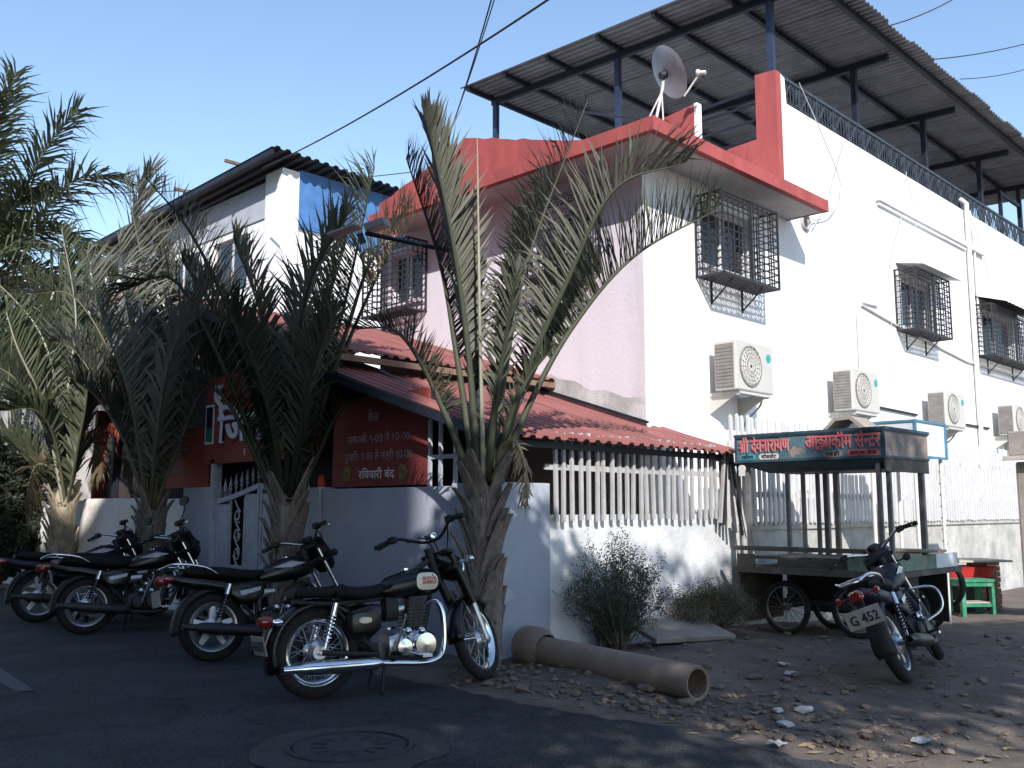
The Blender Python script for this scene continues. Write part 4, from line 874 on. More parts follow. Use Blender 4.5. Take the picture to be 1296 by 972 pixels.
# ------------------------------------------------------------------ palms
def frond(root, pts, L, n=60, m='leaf', rm='rachis', vee=68, a0=60, a1=36, droop=.2, r=.024, bare=.22, wid=.019, axis=None, tipdry=0):
    pts = catmull(pts, 10); cum = [0]
    for a, b in zip(pts, pts[1:]): cum.append(cum[-1] + (b - a).length)
    tot = cum[-1]
    def at_(t):
        s = t * tot
        for k in range(len(cum) - 1):
            if cum[k + 1] >= s:
                u = (s - cum[k]) / max(1e-6, cum[k + 1] - cum[k]); return pts[k].lerp(pts[k + 1], u), (pts[k + 1] - pts[k]).normalized()
        return pts[-1], (pts[-1] - pts[-2]).normalized()
    base = axis or pts[0]; ml = MB()
    for k in range(n):
        t = bare + (1 - bare) * (k + .5) / n; p, T = at_(t)
        out = p - base; out.z = 0; out = out.normalized() if out.length > .02 else V((0, 0, 0))
        N = V((0, 0, 1)) - out * .9; N = N - T * N.dot(T); N = N.normalized() if N.length > .05 else T.orthogonal().normalized()
        S = T.cross(N); tt = (t - bare) / (1 - bare)
        ln = L * (.5 + .5 * math.sin(math.pi * min(1, .12 + tt * .72)) ** .8) * (1 if tt < .9 else 1 - (tt - .9) * 4) * random.uniform(.82, 1.08)
        for sd in (-1, 1):
            if random.random() < .05: continue
            a = R(a0 + (a1 - a0) * tt + random.gauss(0, 6)); v = R(vee + random.gauss(0, 11)); ln *= random.uniform(.92, 1.06); droop_ = droop * random.choice((.6, 1, 1, 1.5, 2.6))
            d = (T * math.cos(a) + (S * (sd * math.cos(v)) + N * math.sin(v)) * math.sin(a)).normalized()
            q1 = p + d * ln * .5 + V((0, 0, -droop_ * ln * .2)); q2 = p + d * ln * (1 - .12 * droop_) + V((0, 0, -droop_ * ln)) + V((random.gauss(0, .02), random.gauss(0, .02), random.gauss(0, .02)))
            w_ = d.cross(N if abs(d.dot(N)) < .9 else S).normalized() * wid
            i = [ml.av(p - w_ * .5), ml.av(p + w_ * .5), ml.av(q1 + w_ * .6), ml.av(q1 - w_ * .6), ml.av(q2)]
            ml.f += [[i[0], i[1], i[2], i[3]], [i[3], i[2], i[4]]]
    F = ml.build('frond', m, root)
    MB().tube(pts, [r * (1.25 - 1.1 * k / (len(pts) - 1)) for k in range(len(pts))], 6).build('rachis', rm, F, smooth=True)
    return F
def palm_trunk(root, c, h, r0, r1, m='boot', nb=34, bl=.4, tips=True):
    c = V(c); n = 12; pts = [c + V((.02 * math.sin(k), .02 * math.cos(k * .7), h * k / n - .1)) for k in range(n + 1)]
    MB().tube(pts, [r0 + (r1 - r0) * k / n + .012 * math.sin(k * 2.1) for k in range(n + 1)], 14).build('trunk', m, root, smooth=True)
    src = None
    for k in range(nb):
        a = k * R(122) + random.uniform(-.25, .25); z = .12 + (h - .12) * (k / nb) ** .9; rr = (r0 + (r1 - r0) * z / h) - .02
        if src is None:
            mb = MB(); secs = []
            for i in range(6):
                t = i / 5; secs.append(((-.02 + .15 * t ** 1.6, 0, bl * t), (0, .105 * (1 - .78 * t) + .008, 0), (.022 * (1 - .4 * t), 0, .0), .8))
            mb.loft(secs, 10); src = mb.build('leaf_base', m, root, world=False, smooth=40); o = src
            o.location = c + V((math.cos(a) * rr, math.sin(a) * rr, z)) - ORG[root.name]
        else: o = inst(src, 'leaf_base', c + V((math.cos(a) * rr, math.sin(a) * rr, z)), root)
        o.rotation_euler = (0, 0, a); s = random.uniform(.8, 1.25); o.scale = (random.uniform(.8, 1.3), 1.15, s)
PG = 'palms along the boundary wall'
def palm(name, label, base, h, r0, r1, d0, specs, group=PG, tm='boot', **kw):
    base = V(base); rt = thing(name, label, 'palm tree', base, group)
    if h: palm_trunk(rt, base, h, r0, r1, tm)
    for sp in specs:
        opt = dict(kw); pts = sp
        if isinstance(sp, dict): pts = sp['p']; opt.update({k: v for k, v in sp.items() if k != 'p'})
        frond(rt, [at(p[0], p[1], d0 + (p[2] if len(p) > 2 else 0)) for p in pts], opt.pop('L', .62), axis=base, **opt)
    return rt
pb1 = V((5.72, 5.98, 0)); d1 = pb1.x * FW.x + pb1.y * FW.y + .15
p1 = palm('triangle_palm', 'tall grey green palm with ragged trunk beside the classic motorcycle', pb1, 1.55, .15, .13, d1, [
    dict(p=[(606, 610), (592, 440, -.15), (572, 300, -.3), (540, 152, -.5)], m='leaf_grey', vee=64, a0=50, a1=26, L=.6, n=130, wid=.026, droop=.05),
    dict(p=[(602, 610), (578, 450, .1), (556, 330, .2), (514, 200, .3)], m='leaf_grey', vee=70, a0=48, a1=26, L=.55, n=120, wid=.026, droop=.05),
    dict(p=[(622, 610), (638, 480, .1), (668, 330, .25), (744, 126, .4)], L=.66, n=100, vee=68, m='leaf_grey', a0=50, a1=32),
    dict(p=[(628, 610), (660, 490, -.1), (716, 360, -.3), (778, 240, -.5), (868, 206, -.6)], L=.7, n=110, m='leaf_grey', vee=70, a0=64, a1=42, droop=.1),
    dict(p=[(632, 612), (664, 525), (722, 418, .1), (802, 325, .15), (910, 264, .25)], L=.82, n=140, vee=76, a0=68, a1=44, droop=.05, wid=.021),
    dict(p=[(598, 612), (568, 535), (532, 458, -.1), (498, 418, -.15), (448, 416, -.2)], L=.42, n=70, vee=60),
    dict(p=[(612, 610), (630, 490, .3), (655, 360, .6), (700, 225, .9)], L=.55, n=80, vee=66),
    dict(p=[(622, 612), (652, 520, .3), (702, 420, .6), (760, 330, .95)], L=.55, n=80, vee=70),
    dict(p=[(606, 612), (598, 500, .3), (588, 400, .6), (572, 300, .9)], L=.4, n=70, vee=66, a0=40),
    dict(p=[(618, 612), (626, 520, -.25), (640, 430, -.5), (655, 340, -.8)], L=.42, n=60, vee=66, a0=44),
    dict(p=[(626, 612), (642, 540, -.2), (668, 480, -.3), (700, 440, -.4)], L=.3, n=40, vee=66, a0=44),
    dict(p=[(624, 612), (648, 560, -.25), (664, 590, -.35), (668, 640, -.4)], L=.16, n=26, vee=20, m='leaf_dry', rm='leaf_dry')], bare=.36, r=.03, rm='leaf')
MB().tube([at(612, 615, d1), at(607, 400, d1 - .4), at(604, 175, d1 - .6)], [.022, .014, .004], 6).build('spear_leaf', 'spear', p1)
pb2 = V((5.72, 9.05, 0)); d2 = pb2.x * FW.x + pb2.y * FW.y + .15
palm('triangle_palm', 'dark palm with wide spreading fronds in front of the gate', pb2, 1.5, .16, .15, d2, [
    dict(p=[(356, 630), (332, 520), (288, 390), (238, 290), (182, 222)], L=.72, n=100, m='leaf'),
    dict(p=[(348, 632), (312, 535), (262, 420), (215, 352), (155, 368)], L=.68, n=95),
    dict(p=[(370, 628), (398, 520), (436, 385), (474, 212)], L=.85, n=100, m='leaf'),
    dict(p=[(375, 630), (404, 530), (440, 415), (470, 330), (520, 262)], L=.75, n=95, m='leaf'),
    dict(p=[(362, 628), (370, 490, -.3), (392, 360, -.6), (440, 270, -.8)], L=.85, n=90, m='leaf'),
    dict(p=[(366, 628), (384, 500, .3), (410, 400, .6), (440, 300, .9)], L=.8, n=80),
    dict(p=[(352, 630), (340, 500, .4), (330, 400, .7), (295, 300, 1.0)], L=.7, n=80),
    dict(p=[(358, 632), (345, 540, -.3), (318, 450, -.6), (290, 390, -.9)], L=.75, n=90, m='leaf_dark'),  # inner fronds coloured darker for the shade inside the crown
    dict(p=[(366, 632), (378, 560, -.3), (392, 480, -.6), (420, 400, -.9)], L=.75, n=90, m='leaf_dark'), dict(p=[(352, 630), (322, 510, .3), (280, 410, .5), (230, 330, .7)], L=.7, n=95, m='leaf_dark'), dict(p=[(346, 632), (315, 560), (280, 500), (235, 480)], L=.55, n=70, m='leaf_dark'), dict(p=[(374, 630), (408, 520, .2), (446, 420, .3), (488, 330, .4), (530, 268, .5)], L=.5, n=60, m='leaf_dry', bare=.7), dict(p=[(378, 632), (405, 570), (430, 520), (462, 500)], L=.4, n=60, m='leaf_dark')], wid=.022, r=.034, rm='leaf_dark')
pb3 = V((5.75, 12.35, 0)); d3 = pb3.x * FW.x + pb3.y * FW.y + .1
palm('triangle_palm', 'bushy grey palm left of the gate pillar', pb3, 1.3, .15, .13, d3, [
    [(186, 645), (170, 545), (138, 445), (92, 375), (40, 372)], [(190, 645), (194, 500), (182, 350), (158, 222)], [(192, 645), (214, 545), (246, 450), (285, 400)],
    [(188, 645), (160, 565), (124, 505), (85, 475)], [(190, 645), (206, 510, .5), (216, 390, .7), (200, 300, .9)], [(195, 645), (226, 565), (256, 495), (292, 485)],
    [(186, 645), (166, 510, -.5), (132, 410, -.7), (110, 320, -.8)], [(190, 645), (200, 540, -.5), (220, 440, -.9), (262, 360, -1.2)], [(188, 645), (180, 540, .5), (160, 440, .9), (120, 400, 1.2)], [(188, 645), (178, 480, -.2), (160, 380, -.4), (150, 300, -.5)], [(190, 645), (198, 470, .2), (222, 350, .3), (262, 290, .4)], [(186, 645), (150, 540, .4), (100, 450, .6), (60, 430, .7)], [(190, 645), (186, 420, .6), (168, 300, .9), (190, 215, 1.2)], [(192, 645), (230, 520, .8), (260, 430, 1), (300, 360, 1.2)]], m='leaf_grey', L=.85, n=100, wid=.024, bare=.16)
pb4 = V((5.8, 15.6, 0)); d4 = pb4.x * FW.x + pb4.y * FW.y
palm('triangle_palm', 'palm with pale dry trunk and yellow green stems at the far left', pb4, 1.5, .18, .15, d4, [
    dict(p=[(84, 645), (76, 520), (50, 420), (-15, 345)], rm='spear'), dict(p=[(86, 645), (86, 500), (96, 400), (78, 290)], rm='spear'), [(82, 645), (60, 560), (20, 480), (-45, 450)],
    [(86, 645), (102, 525), (132, 432), (175, 420)], dict(p=[(82, 645), (56, 520, -.5), (22, 440, -.9), (8, 395, -1)], rm='spear'), [(84, 645), (70, 560, -.5), (45, 520, -1), (5, 520, -1.4)], [(84, 645), (92, 580, .4), (60, 480, .8), (30, 400, 1)],
    [(84, 645), (96, 520, .8), (120, 420, 1.2), (150, 350, 1.5)], [(84, 645), (80, 500, .8), (60, 400, 1.2), (30, 350, 1.5)], [(84, 645), (100, 560, -.6), (110, 500, -1), (105, 440, -1.3)], [(84, 645), (50, 600, .6), (10, 560, 1), (-30, 560, 1.3)],
    dict(p=[(84, 645), (98, 590), (118, 560), (130, 590)], m='leaf_dry', L=.5), dict(p=[(84, 650), (70, 600), (45, 590), (30, 640)], m='leaf_dry', L=.5)], m='leaf_coco', L=.9, n=100, wid=.028, tm='boot_pale', bare=.18)
cc = V((5.2, 21.5, 0)); dcc = 18.6
ck = palm('coconut_palm', 'tall coconut palm with drooping fronds against the sky at the left edge', cc, 0, 0, 0, dcc, [
    [(-28, 330), (18, 262), (58, 188), (98, 138)], [(-28, 330), (40, 282), (100, 226), (158, 226)], [(-28, 330), (-12, 225), (2, 152), (20, 92)], [(-25, 332), (20, 332), (72, 352), (112, 425)],
    [(-25, 332), (8, 350), (38, 400), (52, 470)], [(-28, 325), (30, 300), (80, 292), (124, 335)], [(-28, 330), (0, 300), (22, 252), (62, 236)], [(-28, 330), (-60, 260), (-90, 200), (-130, 180)], [(-28, 330), (-70, 310), (-110, 320), (-150, 380)],
    [(-28, 330), (-30, 230, -1), (-20, 160, -1.5), (-5, 118, -2)], [(-25, 332), (25, 315, -1), (62, 310, -1.6), (98, 360, -2)], dict(p=[(-25, 335), (15, 360), (40, 352), (128, 372)], m='leaf_dry'), [(-25, 335), (5, 370, -1), (15, 420, -1.5), (10, 490, -2)]],
    group='coconut palm', m='leaf_coco', L=1.15, n=80, wid=.032, vee=8, droop=.35, bare=.12, a0=66, a1=28, r=.03)
ctop = at(-28, 335, dcc); MB().tube(catmull([ctop, ctop + V((-.3, .3, -2.5)), V((ctop.x - .5, ctop.y + .6, 0))], 6), [.13 - 0 * k + .004 * k for k in range(13)], 12).build('trunk', 'bark', ck, smooth=True)

# ------------------------------------------------------------------ street lamp on the wall corner
lp = V((5.97, 6.32, 0)); lm = thing('street_lamp', 'street lamp arm with flat panel lamps reaching left from behind the palm', 'street lamp', lp)
dl = lp.x * FW.x + lp.y * FW.y
A_, B_ = at(612, 326, dl), at(438, 290, dl + .4)
MB().tube([lp + V((0, 0, -.1)), V((lp.x, lp.y, A_.z - .1)), A_], .035, 10).build('pole', 'steel_dark', lm, smooth=40); MB().tube([A_, B_.lerp(A_, .15)], .022, 8).build('arm', 'steel_dark', lm, smooth=40)
for c, w2, h2 in ((at(437, 292, dl + .4), .3, .03), (at(478, 285, dl + .35), .2, .07)):
    mb = MB(); X_ = (RT * .92 + UP * .28 - FW * .2).normalized(); mb.bar(c - X_ * w2 / 2, c + X_ * w2 / 2, .2, h2, UP); mb.build('lamp_head', 'grey_paint', lm, bevel=.008)
MB().bar(at(455, 296, dl + .38), at(460, 308, dl + .38), .05).build('bracket', 'steel_dark', lm)
# cables
for k, (a, b, sg, r, lab) in enumerate(((at(720, -18, 9), at(333, 212, 17.9), .12, .012, 'black cable running from the roof corner of the rear house to the top'), (at(624, -8, 10), at(574, 155, 14), .05, .009, 'thin cable dropping behind the palm tip, left of its pair'), (at(628, -8, 10), at(570, 165, 14.2), .05, .007, 'thin cable dropping behind the palm tip, right of its pair'), (at(1215, -6, 30), at(1120, 34, 26), .1, .018, 'short cable above the canopy at the top right'), (at(1310, 52, 34), at(1170, 76, 28), .1, .018, 'upper of the two cables right of the canopy'), (at(1310, 84, 34), at(1215, 100, 30), .1, .014, 'lower faint cable right of the canopy'), (at(-10, 245, 40), at(520, 218, 40), .3, .02, 'faint cable crossing low behind the palms'))):
    pts = [a.lerp(b, t / 16) - V((0, 0, sg * 4 * (t / 16) * (1 - t / 16))) for t in range(17)]
    tag(MB().tube(pts, r, 5).build('overhead_cable', 'cable'), lab, 'cable', 'overhead cables')
# ------------------------------------------------------------------ motorcycles
def arc(c, r, a0, a1, n=16): return [V((c[0] + r * math.cos(R(a0 + (a1 - a0) * k / n)), 0, c[1] + r * math.sin(R(a0 + (a1 - a0) * k / n)))) for k in range(n + 1)]
def fender(c, r, a0, a1, w_, n=18):
    mb = MB(); rows = []
    for p in arc(c, r, a0, a1, n):
        d = (p - V((c[0], 0, c[1]))).normalized(); rows.append([mb.av(p + V((0, w_ * y, 0)) - d * dz) for y, dz in ((-1, .055), (-.92, .02), (-.6, .004), (0, 0), (.6, .004), (.92, .02), (1, .055))])
    for A, B in zip(rows, rows[1:]):
        for k in range(6): mb.f.append([A[k], A[k + 1], B[k + 1], B[k]])
    return mb
def moto(label, loc, head, lean, steer, kind='commuter', paint='black', plate='', cast=True, carrier=True, decal='decal', group='parked motorcycles', mir=False):
    rt = thing('motorcycle', label, 'motorcycle', loc, group, local=True)
    rt.rotation_euler = (Matrix.Rotation(R(head), 3, 'Z') @ Matrix.Rotation(R(lean), 3, 'X')).to_euler()
    cl = kind == 'classic'; WB = 1.37 if cl else 1.27; RW = .325 if cl else .305; rk = R(27); axd = V((-math.sin(rk), 0, math.cos(rk)))
    fa = V((WB, 0, RW)); piv = V((WB - .40, 0, RW + .66)) if cl else V((WB - .36, 0, RW + .62))
    ST = Matrix.Translation(piv) @ Matrix.Rotation(R(steer), 4, axd) @ Matrix.Translation(-piv)
    def B(mb, name, m, par=rt, **k): return mb.build(name, m, par, world=False, **k)
    def wheel(c, mx=None, drum=True):
        c = V(c); mb = MB(); mb.mx = mx; tw = .052 if c.x < .5 else .045
        mb.tube([c + V(((RW - tw) * math.cos(i * math.pi / 24), 0, (RW - tw) * math.sin(i * math.pi / 24))) for i in range(48)], tw, 10, closed=True)
        Wh = B(mb, 'wheel', 'rubber', smooth=True)
        mb = MB(); mb.mx = mx; q = RW - 2 * tw
        mb.lathe([(q + .018, -.034), (q + .022, -.028), (q - .012, -.022), (q - .018, 0), (q - .012, .022), (q + .022, .028), (q + .018, .034), (q - .006, .03), (q - .03, 0), (q - .006, -.03)], 48, c, (0, 1, 0), closed=True)
        B(mb, 'rim', 'chrome' if cl else 'alloy', Wh, smooth=50)
        mb = MB(); mb.mx = mx
        if cast:
            for k in range(5):
                a = 2 * math.pi * k / 5 + .3; d = V((math.cos(a), 0, math.sin(a))); t = V((-math.sin(a), 0, math.cos(a)))
                mb.prism([c + d * .05 + t * .032 - V((0, .014, 0)), c + d * (q - .01) + t * .016 - V((0, .014, 0)), c + d * (q - .01) - t * .02 - V((0, .014, 0)), c + d * .05 - t * .032 - V((0, .014, 0))], (0, .028, 0))
        else:
            for k in range(36):
                a = 2 * math.pi * k / 36; sd = 1 if k % 2 else -1; b = a + .9 * (1 if k % 4 < 2 else -1); mb.tube([c + V((.06 * math.cos(b), .04 * sd, .06 * math.sin(b))), c + V(((q - .01) * math.cos(a), 0, (q - .01) * math.sin(a)))], .0028, 4, caps=False)
        B(mb, 'spokes', 'alloy', Wh)
        mb = MB(); mb.mx = mx; mb.lathe([(0, -.075), (.05, -.075), (.085, -.05), (.085, .05), (.05, .075), (0, .075)], 20, c, (0, 1, 0)); B(mb, 'hub', 'alloy', Wh, smooth=35)
        mb = MB(); mb.mx = mx; mb.tube([c + V((0, -.12, 0)), c + V((0, .12, 0))], .013, 8); B(mb, 'axle', 'chrome', Wh)
    wheel((0, 0, RW)); wheel(fa, ST)
    # fork and front end
    for y in (-.095, .095):
        o = V((.045, y, 0)); mb = MB(); mb.mx = ST; top = fa + o + axd * .74
        mb.tube([fa + V((0, y, -.02)), fa + o * 1 + axd * .3], .03, 10); B(mb, 'fork_leg', 'alloy' if cl else 'engine', smooth=40)
        mb = MB(); mb.mx = ST; mb.tube([fa + o + axd * .3, top], .034 if cl else .02, 10); B(mb, 'fork_tube', 'black' if cl else 'chrome', smooth=40)
    mb = MB(); mb.mx = ST; c = fa + axd * .62 + V((.03, 0, 0)); mb.box(c.x - .06, c.x + .05, -.125, .125, c.z - .02, c.z + .02); c = fa + axd * .76 + V((.03, 0, 0)); mb.box(c.x - .06, c.x + .05, -.125, .125, c.z - .015, c.z + .015); B(mb, 'fork_yoke', 'black_matt', bevel=.008)
    mb = fender((fa.x, fa.z), RW + .035, 20 if cl else 25, 185 if cl else 175, .065)
    m2 = MB(); m2.mx = ST; b0 = [m2.av(p) for p in mb.v]; m2.f = [[b0[i] for i in f] for f in mb.f]; B(m2, 'mudguard', paint, smooth=True, sol=.004)
    mb = MB(); mb.mx = ST
    for y in (-.075, .075): mb.tube([fa + V((0, y, 0)), fa + V((-.2, y * .9, RW * .9))], .006, 5); mb.tube([fa + V((0, y, 0)), fa + V((-.33, y * .9, -.02))], .006, 5)
    B(mb, 'mudguard_stay', 'chrome')
    hc = fa + axd * .66 + V((.13, 0, 0))
    if cl:
        mb = MB(); mb.mx = ST; mb.loft([(hc + V((-.24, 0, .06)), (0, .05, 0), (0, 0, .04), 1), (hc + V((-.12, 0, .03)), (0, .105, 0), (0, 0, .1), 1), (hc + V((.0, 0, 0)), (0, .11, 0), (0, 0, .11), 1), (hc + V((.05, 0, -.01)), (0, .1, 0), (0, 0, .1), 1)], 24); hl = B(mb, 'headlamp', 'black', smooth=50)
        mb = MB(); mb.mx = ST; mb.lathe([(.102, 0), (.107, .012), (.095, .03), (.06, .045), (0, .052)], 24, hc + V((.045, 0, -.01)), (1, 0, -.1)); B(mb, 'headlamp_ring', 'chrome', hl, smooth=40)
    else:
        mb = MB(); mb.mx = ST; mb.loft([(hc + V((-.16, 0, .12)), (0, .1, 0), (0, 0, .05), .8), (hc + V((-.06, 0, .08)), (0, .14, 0), (0, 0, .14), .8), (hc + V((.05, 0, .0)), (0, .12, 0), (0, 0, .12), .8), (hc + V((.1, 0, -.03)), (0, .085, 0), (0, 0, .07), .8)], 20); hl = B(mb, 'headlamp', paint, smooth=50)
        mb = MB(); mb.mx = ST; mb.loft([(hc + V((.085, 0, -.03)), (0, .088, 0), (0, 0, .07), .8), (hc + V((.115, 0, -.04)), (0, .06, 0), (0, 0, .05), .8)], 16); B(mb, 'headlamp_lens', 'decal', hl, smooth=50)
    # handlebar
    hb = piv + V((.02, 0, .13 if cl else .12)); up_ = .09 if cl else .08
    mb = MB(); mb.mx = ST; pts = catmull([hb + V((-.16, -.38, up_ - .03)), hb + V((-.08, -.26, up_)), hb + V((.02, -.1, .02)), hb + V((.03, 0, 0)), hb + V((.02, .1, .02)), hb + V((-.08, .26, up_)), hb + V((-.16, .38, up_ - .03))], 6); mb.tube(pts, .0125, 8); HB = B(mb, 'handlebar', 'black_matt' if cl else 'chrome', smooth=True)
    for sd in (-1, 1):
        e0, e1 = hb + V((-.12, sd * .30, up_ - .01)), hb + V((-.165, sd * .42, up_ - .035))
        mb = MB(); mb.mx = ST; mb.tube([e0, e1], .02, 10); B(mb, 'grip', 'rubber', HB)
        mb = MB(); mb.mx = ST; mb.tube([e0 + V((.02, -sd * .02, .0)), e0 + V((.055, sd * .04, 0)), e1 + V((.05, 0, -.01))], .008, 6); B(mb, 'lever', 'black_matt' if cl else 'alloy', HB)
        mb = MB(); mb.mx = ST; mb.box(e0.x - .03, e0.x + .03, min(e0.y, e0.y - sd * .06), max(e0.y, e0.y - sd * .06), e0.z - .025, e0.z + .025); B(mb, 'switch_block', 'black_matt', HB, bevel=.006)
        mb = MB(); mb.mx = ST; mb.tube([hc + V((-.04, sd * .1, .0)), hc + V((-.04, sd * .2, .0))], .008, 6); mb.lathe([(0, -.03), (.025, -.028), (.034, -.01), (.034, .02), (.02, .035), (0, .04)], 14, hc + V((-.04, sd * .215, 0)), (1, 0, 0)); B(mb, 'indicator', 'chrome' if cl else 'black_matt', smooth=40)
    if mir:
        for sd in (-1, 1):
            mb = MB(); mb.mx = ST; q = hb + V((-.1, sd * .27, up_)); mb.tube([q, q + V((.06, sd * .04, .16)), q + V((.02, sd * .08, .22))], .006, 6); mb.loft([(q + V((.04, sd * .09, .24)), (0, .07, 0), (0, 0, .045), .8), (q + V((.01, sd * .09, .24)), (0, .078, 0), (0, 0, .05), .8)], 14); B(mb, 'mirror', 'black_matt', smooth=40)
    mb = MB(); mb.mx = ST
    for y in (-.08, .05, .1): mb.tube(catmull([hb + V((0, y * 2.2, .06)), hb + V((.15, y, .02)), hb + V((.1, y * .5, -.15)), hb + V((-.1, y * .3, -.25))], 5), .006, 5)
    B(mb, 'control_cable', 'rubber')
    mb = MB(); mb.mx = ST; mb.lathe([(0, 0), (.05, 0), (.055, .03), (.05, .045), (0, .048)], 16, hb + V((.03, 0, .02)), (-.3, 0, 1)); B(mb, 'speedometer', 'chrome' if cl else 'black_matt', smooth=40)
    # frame
    hd = piv + V((-.02, 0, -.02)); fm = MB()
    fm.tube([hd + V((.05, 0, -.16)), hd + V((-.02, 0, .08))], .035, 10).tube([hd, V((.55, 0, .72)), V((.15, 0, .66))], .024, 8).tube([hd + V((.03, 0, -.1)), V((WB - .52, 0, .3)), V((WB - .62, 0, .2))], .02, 8)
    for y in (-.1, .1): fm.tube([V((.5, y * .6, .68)), V((.1, y, .66)), V((-.22, y, .69))], .014, 8).tube([V((.42, y, .3)), V((.12, y, .62))], .014, 8).tube([V((.45, y, .28)), V((.0, y * 1.1, RW))], .02, 8)
    fm.tube([V((WB - .62, 0, .2)), V((.42, 0, .22)), V((.4, 0, .62))], .02, 8); B(fm, 'frame', 'black_matt', smooth=40)
    # engine
    ex = .74 if cl else .62; ez = .33
    mb = MB().loft([((ex - .2, 0, ez), (0, .1, 0), (0, 0, .09), .6), ((ex - .08, 0, ez), (0, .13, 0), (0, 0, .125), .6), ((ex + .1, 0, ez), (0, .13, 0), (0, 0, .125), .6), ((ex + .2, 0, ez - .02), (0, .09, 0), (0, 0, .09), .6)], 20); EN = B(mb, 'engine', 'alloy' if cl else 'engine', smooth=45)
    for sd in (-1, 1):
        mb = MB().lathe([(.1, -.02), (.105, .02), (.085, .045), (0, .05)], 24, (ex + .07, sd * .125, ez), (0, sd, 0)).lathe([(.075, -.02), (.078, .02), (.06, .04), (0, .045)], 24, (ex - .1, sd * .12, ez - .01), (0, sd, 0)); B(mb, 'crankcase_cover', 'chrome' if cl else 'engine', EN, smooth=40)
        mb = MB().lathe([(.03, -.02), (.032, .03), (.02, .045), (0, .05)], 14, (ex + .04, sd * .13, ez + .1), (0, sd, 0)); B(mb, 'bolt_cap', 'chrome', EN, smooth=40)
        mb = MB().lathe([(.028, -.02), (.03, .03), (.02, .04), (0, .045)], 14, (ex - .07, sd * .125, ez + .105), (0, sd, 0)); B(mb, 'bolt_cap', 'chrome', EN, smooth=40)
    cyl = MB(); cx0 = ex + (.04 if cl else .12); n = 9; til = .06 if cl else .5
    for k in range(n):
        z = ez + .13 + k * .026; x = cx0 + til * k * .026; s = .085 if k < 6 else .075; cyl.box(x - s, x + s, -s * .95, s * .95, z, z + .011)
    cyl.bar((cx0, 0, ez + .08), (cx0 + til * .24, 0, ez + .37), .11, .12); B(cyl, 'cylinder', 'engine', EN)
    mb = MB().loft([((cx0 + til * .24 - .06, 0, ez + .385), (0, .06, 0), (0, 0, .025), .7), ((cx0 + til * .24 + .06, 0, ez + .385), (0, .06, 0), (0, 0, .025), .7)], 12); B(mb, 'cylinder_head', 'alloy', EN, smooth=40)
    mb = MB().loft([((ex - .2, -.02, ez + .25), (0, .04, 0), (0, 0, .05), .8), ((ex - .05, -.02, ez + .27), (0, .03, 0), (0, 0, .035), .8)], 12); B(mb, 'carburettor', 'alloy', EN, smooth=40)
    # exhaust on the right-hand side
    h0 = V((cx0 + .09, -.05, ez + .3)); pipe = catmull([h0, h0 + V((.07, -.05, .01)), h0 + V((.11, -.08, -.1)), V((ex + .23, -.14, ez - .05)), V((ex + .1, -.16, .2)), V((ex - .2, -.17, .215)), V((.42, -.18, .225))], 8)
    B(MB().tube(pipe, .022, 10), 'exhaust_pipe', 'chrome' if cl else 'engine', smooth=True)
    mb = MB().lathe([(.022, 0), (.045, .06), (.05, .12), (.052, .5), (.046, .6), (.03, .64), (.03, .76), (.02, .76), (.018, .68)], 20, (.44, -.185, .225), (-1, -.02, .015 if cl else .12)); B(mb, 'silencer', 'chrome' if cl else 'engine', smooth=40)
    # tank, seat, panels
    tm = paint
    if cl: secs = [((.5, 0, .735), (0, .08, 0), (0, 0, .035), .8), ((.58, 0, .755), (0, .115, 0), (0, 0, .085), .75), ((.75, 0, .785), (0, .135, 0), (0, 0, .105), .75), ((.9, 0, .79), (0, .13, 0), (0, 0, .105), .8), ((.97, 0, .785), (0, .1, 0), (0, 0, .085), .85), ((1.0, 0, .78), (0, .05, 0), (0, 0, .045), 1)]
    else: secs = [((.42, 0, .72), (0, .09, 0), (0, 0, .04), .8), ((.5, 0, .745), (0, .115, 0), (0, 0, .08), .7), ((.66, 0, .79), (0, .145, 0), (0, 0, .11), .65), ((.8, 0, .81), (0, .15, 0), (0, 0, .11), .65), ((.9, 0, .8), (0, .1, 0), (0, 0, .08), .75), ((.94, 0, .79), (0, .05, 0), (0, 0, .04), .9)]
    TK = B(MB().loft(secs, 28), 'fuel_tank', tm, smooth=60)
    mb = MB().lathe([(0, 0), (.035, 0), (.035, .015), (.02, .022), (0, .022)], 16, (.72 if cl else .7, 0, .885 if cl else .895)); B(mb, 'fuel_cap', 'chrome', TK, smooth=40)
